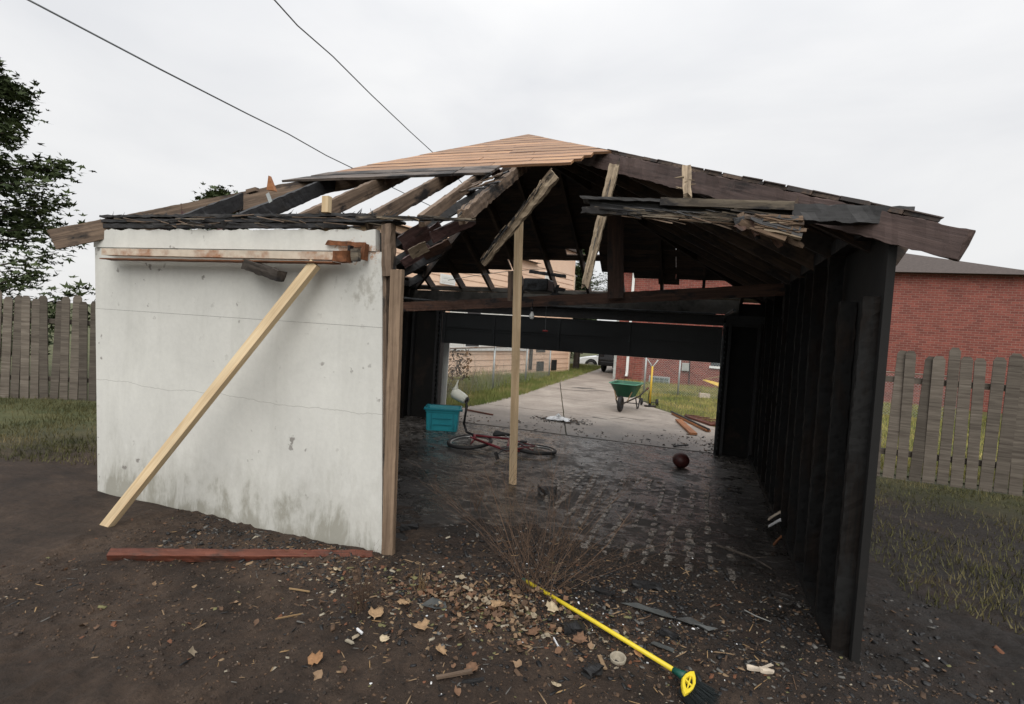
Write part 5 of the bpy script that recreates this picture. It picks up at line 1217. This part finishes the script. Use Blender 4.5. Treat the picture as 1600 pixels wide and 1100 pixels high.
# lapped boards on the two visible faces
BH = .2; k = 0; z = .0
proto = None
while z < PHH-.05:
    mb = MB(); a, b = pw(-.01, z, .001), pw(LP_, z, .001)
    vs = [a+pn*.024, b+pn*.024, b+pn*.024+Vector((0, 0, .012)), a+pn*.024+Vector((0, 0, .012)), b+pn*.004+Vector((0, 0, BH)), a+pn*.004+Vector((0, 0, BH)), a, b]
    mb.add(vs, [(0, 1, 2, 3), (3, 2, 4, 5), (6, 7, 1, 0)]); part(mb, 'siding_board', MT['peach'], ph); z += BH
mb = MB()
e = pw(0, 0)
for s in (0,):
    vs = [pw(-.05, -.05, .05), pw(.05, -.05, .05), pw(.05, -.05, -.05), pw(-.05, -.05, -.05)]; vs += [v_+Vector((0, 0, PHH)) for v_ in vs]
    mb.add(vs, [(0, 3, 2, 1), (4, 5, 6, 7), (0, 1, 5, 4), (1, 2, 6, 5), (2, 3, 7, 6), (3, 0, 4, 7)])
part(mb, 'corner_trim', mat_siding('peach_trim', (.62, .5, .38), (.7, .58, .45)), ph)
def phbox(t0, t1, z0, z1, o0, o1, name, mat, par=None):
    mb = MB(); vs = [pw(t0, z0, o0), pw(t1, z0, o0), pw(t1, z0, o1), pw(t0, z0, o1)]; vs += [v_+Vector((0, 0, z1-z0)) for v_ in vs]
    mb.add(vs, [(0, 1, 2, 3), (4, 7, 6, 5), (0, 4, 5, 1), (1, 5, 6, 2), (2, 6, 7, 3), (3, 7, 4, 0)]); return part(mb, name, mat, par or ph)
def win(t0, t1, z0, z1, bars=1, pane=None):
    fr_ = phbox(t0, t1, z0, z1, .026, .06, 'window', MT['white_paint']); fw = .06
    n = bars; ww = (t1-t0-fw)/n
    for i in range(n):
        phbox(t0+fw+i*ww, t0+i*ww+ww, z0+fw, (z0+z1)/2-.02, .061, .066, 'pane', pane or MT['glass'], fr_); phbox(t0+fw+i*ww, t0+i*ww+ww, (z0+z1)/2+.02, z1-fw, .061, .066, 'pane', pane or MT['glass'], fr_)
MT['shade'] = plain('white_window_shade', (.72, .72, .68), .6, 0, .1, 5, .03)
phbox(3.6, 8.3, .93, 1.0, .026, .10, 'sill_band', MT['white_paint'])
win(3.62, 5.6, 1.01, 2.3, 2, MT['shade']); win(5.62, 6.7, 1.01, 2.3, 1, MT['shade']); win(6.72, 7.55, 1.01, 2.3, 1, MT['glass']); win(7.6, 8.35, 1.01, 2.3, 1, MT['shade'])
win(8.2, 8.9, 2.95, 3.25, 1, MT['shade']); win(1.85, 2.6, 3.2, 4.1, 1, MT['shade'])
w1 = phbox(2.25, 2.8, .12, .5, .026, .05, 'basement_window', MT['dsteel']); w2 = phbox(1.15, 1.6, .12, .55, .026, .05, 'basement_window', MT['dsteel']); phbox(2.2, 2.9, .88, 1.0, .026, .05, 'vent', MT['dsteel'])
phbox(3.3, 3.42, .2, 1.1, .026, .12, 'gas_meter', MT['dsteel'])
# low hipped roof set back from the eaves
mb = MB(); ov = .25; q = [pw(3.25, PHH, ov), pw(LP_+ov, PHH, ov), pw(LP_+ov, PHH, -7-ov), pw(3.25, PHH, -7-ov)]; r1_, r2_ = pw(5.6, PHH+.25, -3.5), pw(LP_-3.6, PHH+.25, -3.5)
mb.add(q+[r1_, r2_], [(0, 1, 5, 4), (1, 2, 5), (2, 3, 4, 5), (3, 0, 4), (0, 3, 2, 1)]); part(mb, 'roof', MT['slate'], ph)
phbox(0, 3.24, PHH-.1, 5.2, -3, .027, 'upper_wall', MT['peach']); phbox(-.2, 3.4, 5.2, 5.3, -3.2, .2, 'upper_roof', MT['slate'])

# ------------------------------------------------------------------ brick house
BX0 = YP(958, 597, 21.5).x; BY = 21.5
bh = thing('brick_house', 'red brick house with white downspout right of the driveway', 'house', (BX0, BY, 0))
def mat_brick():
    m, nt, N, L, b = newmat('red_brick'); t = N.new('ShaderNodeTexCoord'); sep = N.new('ShaderNodeSeparateXYZ'); L.new(t.outputs['Object'], sep.inputs[0])
    cb = N.new('ShaderNodeCombineXYZ'); L.new(math_(nt, 'ADD', sep.outputs['X'], sep.outputs['Y']), cb.inputs[0]); L.new(sep.outputs['Z'], cb.inputs[1])
    br_ = N.new('ShaderNodeTexBrick'); L.new(cb.outputs[0], br_.inputs['Vector']); br_.inputs['Scale'].default_value = 1
    br_.inputs['Brick Width'].default_value = .215; br_.inputs['Row Height'].default_value = .078; br_.inputs['Mortar Size'].default_value = .007
    br_.inputs['Color1'].default_value = (.27, .075, .055, 1); br_.inputs['Color2'].default_value = (.17, .045, .035, 1); br_.inputs['Mortar'].default_value = (.27, .16, .13, 1)
    n = nz(nt, t.outputs['Object'], 2, 6, .7); c = mix(nt, .55, br_.outputs['Color'], ramp(nt, n, [(.3, .6), (.7, 1.15)]), 'MULTIPLY'); L.new(c, b.inputs['Base Color']); b.inputs['Roughness'].default_value = .85
    inv = math_(nt, 'SUBTRACT', 1.0, br_.outputs['Fac']); bump(nt, b, inv, .6, .01); return m
MT['brick'] = mat_brick()
mb = MB(); mb.box((BX0, BY, -.1), (BX0+13, BY+9, 4.4)); part(mb, 'wall', MT['brick'], bh)
mb = MB(); mb.box((BX0-.03, BY-.012, -.05), (BX0+.07, BY+.05, 4.38)); part(mb, 'corner_trim', MT['grey_paint'], bh)
xd = YP(980, 580, BY).x
mb = MB(); mb.box((xd-.05, BY-.10, .25), (xd+.05, BY-.02, 4.3)); mb.box((xd-.05, BY-.25, .18), (xd+.05, BY-.02, .25)); part(mb, 'downspout', MT['white_paint'], bh, bevel=.01)
x0 = YP(1014, 590, BY).x; x1 = YP(1047, 590, BY).x; z0 = YP(1030, 601, BY).z; z1 = YP(1030, 588, BY).z
mb = MB(); mb.box((x0, BY-.03, z0), (x1, BY-.002, z1)); wf_ = part(mb, 'window', MT['galv'], bh)
for i in range(4):
    for j in range(2):
        mb = MB(); bw = (x1-x0-.08)/4; bhh = (z1-z0-.08)/2; mb.box((x0+.05+i*bw, BY-.045, z0+.05+j*bhh), (x0+.03+(i+1)*bw, BY-.031, z0+.03+(j+1)*bhh))
        sub(mb, 'glass_block', plain('glass_block_%d' % (i*2+j), (.18, .22, .21), .15, 0, .5, 6, .1), wf_)
xm = YP(1071, 573, BY).x; zm = YP(1071, 573, BY).z
mb = MB(); mb.box((xm-.13, BY-.14, zm-.16), (xm+.13, BY-.002, zm+.14)); part(mb, 'meter_box', MT['grey_paint'], bh, bevel=.02)
x2 = YP(1108, 574, BY).x; mb = MB(); mb.box((x2, BY-.1, YP(1110, 575, BY).z), (x2+1.4, BY-.002, YP(1110, 575, BY).z+.08)); part(mb, 'window_sill', MT['white_paint'], bh)
mb = MB(); mb.box((x2+.05, BY-.02, YP(1110, 575, BY).z+.09), (x2+1.35, BY-.002, YP(1110, 575, BY).z+1.2)); part(mb, 'window', MT['glass'], bh)
mb = MB(); mb.tube([(YP(1076, 603, BY).x, BY-.05, .1), (YP(1078, 560, BY).x, BY-.05, 1.2)], .02, 6); part(mb, 'pipe', MT['dsteel'], bh)
mb = MB(); zr = 4.4; e_ = .35; mb.add([(BX0-e_, BY-e_, zr), (BX0+13.3, BY-e_, zr), (BX0+13.3, BY+9.3, zr), (BX0-e_, BY+9.3, zr), (BX0+4.5, BY+4.5, zr+1.7), (BX0+8.5, BY+4.5, zr+1.7)], [(0, 1, 5, 4), (1, 2, 5), (2, 3, 4, 5), (3, 0, 4), (0, 3, 2, 1)]); part(mb, 'roof', MT['slate'], bh)

# yellow sled-like board against the brick wall
ys_ = thing('yellow_sled', 'yellow plastic sled resting on the lawn at the right by the brick house', 'sled', YP(1115, 600, 18.5))
a = YP(1098, 593, 18.5)
board('sled_hull', a, YP(1140, 607, 18.5), .16, .05, (0, -1, .6), MT['yellowpole'], ys_, .008, (.03, 0), taper=(.3, 1.1)); board('sled_side', a, YP(1140, 586, 18.5), .05, .03, (0, -1, .6), MT['straw'], ys_, .004, taper=(.4, 1))

# ------------------------------------------------------------------ vehicles on and by the street
def vehicle(loc, rz, paint, label, cat, name, H=1.5, suv=False, tail='taillight'):
    v = thing(name, label, cat, loc, rz, local=True); LOCAL.add(v.name)
    L2 = 2.25; hw = .9; wr = .34; wx = (1.38, -1.35)
    if suv: roof = [(1.0, 1.08), (.45, H-.03), (-1.9, H), (-2.18, 1.1)]; hood = .98
    else: roof = [(1.05, .95), (.35, H-.04), (-1.1, H-.02), (-1.75, 1.0)]; hood = .86
    # lower body side outline with wheel arches
    out_ = [(-L2, .32)]
    for cx in sorted(wx):
        out_ += [(cx+ (wr+.06)*cos(t), wr+(wr+.06)*sin(t)) for t in np.linspace(pi, 0, 9)]
    out_ = [(x, max(z, .26)) for x, z in out_]
    out_ += [(L2-.05, .28), (L2, .5), (L2-.06, .68), (L2-.4, hood-.08), (1.05, hood+.06), (-1.9, 1.0 if not suv else 1.1), (-L2, .95), (-L2-.03, .6)]
    n = len(out_); vs = []
    for y, s_ in ((-hw, .0), (-hw+.06, .0), (hw-.06, .0), (hw, 0)):
        k_ = .03 if abs(y) == hw else 0
        vs += [(x*(1-k_*.3), y, z-(k_ if z > .8 else 0)) for x, z in out_]
    fs = [(r_*n+i, r_*n+(i+1) % n, (r_+1)*n+(i+1) % n, (r_+1)*n+i) for r_ in range(3) for i in range(n)]
    fs = [f[::-1] for f in fs]
    mb = MB(); mb.add(vs, fs+[tuple(range(n)), tuple(range(4*n-1, 3*n-1, -1))]); part(mb, 'body', paint, v, bevel=0)
    # cabin
    zb = roof[0][1]-.03; rg = [[(x, y, z) for (x, z), y in zip([roof[0], roof[3]]*1, (0, 0))]]
    bot = [(1.1, -hw+.05, zb), (1.1, hw-.05, zb), (-2.0 if not suv else -2.2, hw-.05, zb), (-2.0 if not suv else -2.2, -hw+.05, zb)]
    top = [(roof[1][0], -hw+.2, roof[1][1]), (roof[1][0], hw-.2, roof[1][1]), (roof[2][0], hw-.2, roof[2][1]), (roof[2][0], -hw+.2, roof[2][1])]
    mb = MB(); mb.add(bot+top, [(0, 1, 5, 4), (1, 2, 6, 5), (2, 3, 7, 6), (3, 0, 4, 7)]); part(mb, 'windows', MT['glass'], v)
    mb = MB(); t2 = [(x, y, z+.01) for x, y, z in top]; t3 = [(x*.98, y*.95, z+.05) for x, y, z in top]; mb.add(t2+t3, [(0, 1, 2, 3), (4, 5, 6, 7), (0, 1, 5, 4), (1, 2, 6, 5), (2, 3, 7, 6), (3, 0, 4, 7)]); part(mb, 'roof', paint, v)
    for t in (.33, .66):
        for s in (-1, 1):
            mb = MB(); xb = 1.0-t*2.9; mb.tube([(xb, s*(hw-.045), zb), (xb*.8-.15, s*(hw-.19), H-.03)], .03, 6); part(mb, 'pillar', paint, v)
    for cx in wx:
        for s in (-1, 1):
            M = Matrix.Translation((cx, s*(hw-.1), wr)) @ Matrix.Rotation(pi/2, 4, 'X')
            mb = MB(); mb.torus(M, wr-.09, .10, 28, 8); w = part(mb, 'wheel', MT['rubber'], v, smooth=True)
            mb = MB(); M2 = Matrix.Translation((cx, s*(hw-.02), wr)) @ Matrix.Rotation(pi/2, 4, 'X'); mb.lathe([(.001, -.02), (.06, -.03), (.2, -.015), (.21, .02), (.001, .03)], M2, 18)
            for kk in range(5):
                mb.obox(M2 @ Matrix.Rotation(kk*2*pi/5, 4, 'Z') @ Matrix.Translation((.1, 0, -.03)), .17, .035, .02)
            sub(mb, 'rim', MT['alu'], w)
    for s in (-1, 1):
        mb = MB(); mb.box((L2-.12, s*.62-.18, .6), (L2+.0, s*.62+.18, .72)); part(mb, 'headlight', MT['headlight'], v, bevel=.02)
        mb = MB(); mb.box((-L2-.05, s*.74-.1, .72), (-L2+.05, s*.74+.1, .98)); part(mb, 'taillight', MT[tail], v, bevel=.02)
    mb = MB(); mb.box((L2-.02, -.8, .3), (L2+.06, .8, .46)); part(mb, 'bumper', paint, v, bevel=.03)
    mb = MB(); mb.box((-L2-.08, -.8, .34), (-L2+.02, .8, .52)); part(mb, 'bumper', MT['blackmetal'], v, bevel=.03)
    return v
wc = G(919, 579, -.52)
vehicle((wc.x+1.38*cos(.15), wc.y+1.38*.15+.9, -.52), pi+.15, MT['carwhite'], 'white car parked across the far end of the driveway', 'car', 'parked_car')
p = G(943, 581, .018)
vehicle((p.x+.80, p.y+1.6, .018), radians(88), MT['carblack'], 'black vehicle parked near the far corner of the brick house', 'car', 'parked_car', 1.75, True, 'carblack')

# ------------------------------------------------------------------ trees
def mat_leaf(name, a, b_):
    m, nt, N, L, b = newmat(name); v = objvec(nt, False); n = nz(nt, v, 1.2, 4, .6); L.new(ramp(nt, n, [(.35, a), (.65, b_)]), b.inputs['Base Color']); b.inputs['Roughness'].default_value = .7; b.inputs['Specular IOR Level'].default_value = .2; return m
MT['pine'] = mat_leaf('pine_needles', (.022, .040, .018), (.06, .085, .035))
MT['leafdark'] = mat_leaf('evergreen_leaves', (.03, .045, .018), (.07, .09, .035))
def evergreen(base, h, r, n, name, label, cone=True, zlow=.12, mat='pine'):
    t = thing(name, label, 'tree', base); bx, by = base[0], base[1]
    mb = MB(); mb.tube([(bx, by, 0), (bx+.05, by, h*.5), (bx, by, h*.97)], [.16, .09, .02], 8); 
    rng = random.Random(int(h*100)+n); tips = []
    for i in range(60):
        z = h*(zlow+(1-zlow)*rng.random()*.96); f = (1-(z/h))**.75 if cone else sqrt(max(.05, 1-((z/h-.6)/.45)**2)); a = rng.uniform(0, 2*pi); L_ = r*max(.1, f)*rng.uniform(.6, 1.15)
        e_ = Vector((bx+cos(a)*L_, by+sin(a)*L_, z+L_*rng.uniform(-.1, .35))); mb.tube([(bx, by, z), e_], [.025, .008], 4); tips.append((Vector((bx, by, z)), e_))
    part(mb, 'trunk', MT['bark'], t)
    mb = MB()
    for i in range(n):
        a, b = rng.choice(tips); q = rng.random()**.6; c = a.lerp(b, q*1.05)+Vector((rng.gauss(0, .13), rng.gauss(0, .13), rng.gauss(0, .12))); s = rng.uniform(.05, .14); th = rng.uniform(0, 6.28); u = rng.uniform(-1.2, 1.2)
        M = Matrix.Translation(c) @ Matrix.Rotation(th, 4, 'Z') @ Matrix.Rotation(u, 4, 'Y')
        for kk in range(3):
            ang = kk*1.1-1.1; w = .30*s; dirv = Vector((cos(ang), sin(ang), rng.uniform(-.2, .3)))*s; sidev = Vector((-sin(ang), cos(ang), 0))*w
            mb.add([M @ (-sidev), M @ sidev, M @ (dirv)], [(0, 1, 2)])
    part(mb, 'crown', MT[mat], t); return t
pc_ = G(905, 577)
evergreen((pc_.x, 25.0, 0), 6.0, 1.15, 12000, 'evergreen_tree', 'dark evergreen tree between the peach house and the street', True, .27)
leafy(Vector((pc_.x-.25, 25.2, 0)), 1.5, 700, 'dark_bush', 'low dark bush at the far corner of the peach house', 'bush', MT['leafdark'], .38)
for k, (x, y, h, r, lab) in enumerate(((-16, 42, 8, 3.4, 'far round tree across the street at the left'), (-1, 52, 9, 4, 'far round tree across the street behind the houses'), (-9.5, 46, 7, 3.2, 'far tree straight beyond the driveway'))):
    evergreen((x, y, -.6), h, r, 2600, 'far_tree', lab, False, .3, 'leafdark')
for k, (x, y, h, r, lab) in enumerate(((8.5, 14.5, 5.5, 2.2, 'bushy evergreen in the side yard right of the garage'), (12, 10.5, 6.5, 2.4, 'taller evergreen at the far right of the yard'), (-13.5, 6.8, 6.5, 2.4, 'evergreen at the left edge of the yard'), (-12.0, 10.8, 5.0, 2.0, 'evergreen behind the garage at the left'))):
    evergreen((x, y, 0), h, r, 9000, 'yard_tree', lab, True, .08, 'leafdark')
# board fence round the back yard, outside the photograph's borders
sg = np.concatenate([scatter([(-9, 2.5), (-5.1, 4.2), (-5.2, 8.7), (-12, 6), (-14, 3)], 42000), scatter([(1.5, 4.4), (3.5, 3.2), (9, 3.5), (9, 8.2), (1.5, 8.6)], 42000)])
kk_ = np.random.uniform(0, 1, len(sg)) < vnoise(sg[:, 0]*1.2, sg[:, 1]*1.2, 6)*1.1; sg = sg[kk_]; sg[:, 2] = ground_h(sg[:, 0], sg[:, 1])-.004
MT['worn'] = mat_grass('worn_grass', (.05, .055, .025), (.10, .095, .04), (.17, .135, .07))
blades('yard_grass', sg, .02, .09, .005, MT['worn'], 'thin worn grass at both sides of the garage', 'grass')
def yard_fence(a, b, label):
    f_ = thing('board_fence', label, 'fence', (*a, 0)); a = Vector((*a, 0)); b = Vector((*b, 0)); L_ = (b-a).length; d = (b-a)/L_; n = int(L_/.15)
    mt = MT['fenceboard']; proto = None
    sdv = Vector((-d.y, d.x, 0)); ang = math.atan2(d.y, d.x)
    for i in range(n):
        if proto is None:
            mb = MB(); mb.prism([(-.065, 0), (.065, 0), (.065, 1.7), (.035, 1.75), (-.035, 1.75), (-.065, 1.7)], Matrix.Rotation(pi/2, 4, 'X'), .02); proto = mb.build('fence_board', mt, f_, loc=(0, 0, 0)); o = proto
        else: o = proto.copy(); COL.objects.link(o); o.parent = f_
        q = d*(i+.5)*.15; o.location = (q.x, q.y, random.uniform(-.02, .02)); o.rotation_euler = (random.gauss(0, .012), random.gauss(0, .018), ang+random.gauss(0, .03)); o.scale = (random.uniform(.9, 1.05), 1, random.uniform(.96, 1.04))
    for z in (.35, 1.35):
        board('fence_rail', a+Vector((0, 0, z))+sdv*.045, b+Vector((0, 0, z))+sdv*.045, .04, .08, (0, 0, 1), mt, f_)
MT['fenceboard'] = wood('grey_fence_board', (.10, .08, .065), (.26, .225, .185), rough=.85, vary=.5)
yard_fence((-12.5, 5.2), (-5.6, 8.9), 'grey board fence left of the garage')
yard_fence((1.6, 8.8), (9.5, 8.0), 'grey board fence right of the garage')

# ------------------------------------------------------------------ utility wires
for lab, p_ in (('upper kinked utility cable running down behind the roof peak', [(300, -110, 5), (429, 0, 6.5), (465, 40, 7.2), (520, 88, 8.4), (580, 148, 10), (640, 205, 12.2), (686, 247, 14), (735, 300, 16.6)]),
                ('lower utility cable running down to the rear of the roof', [(-120, -85, 3.6), (60, 8, 4.2), (250, 108, 5.2), (387, 178, 7), (450, 209, 8.2), (510, 243, 9.8), (570, 272, 11.4), (640, 306, 13.2), (703, 336, 15.0)])):
    mb = MB(); mb.tube([YP(a, b, c) for a, b, c in p_], .011, 6); tag(mb.build('utility_cable', MT['wire']), lab, 'cable')
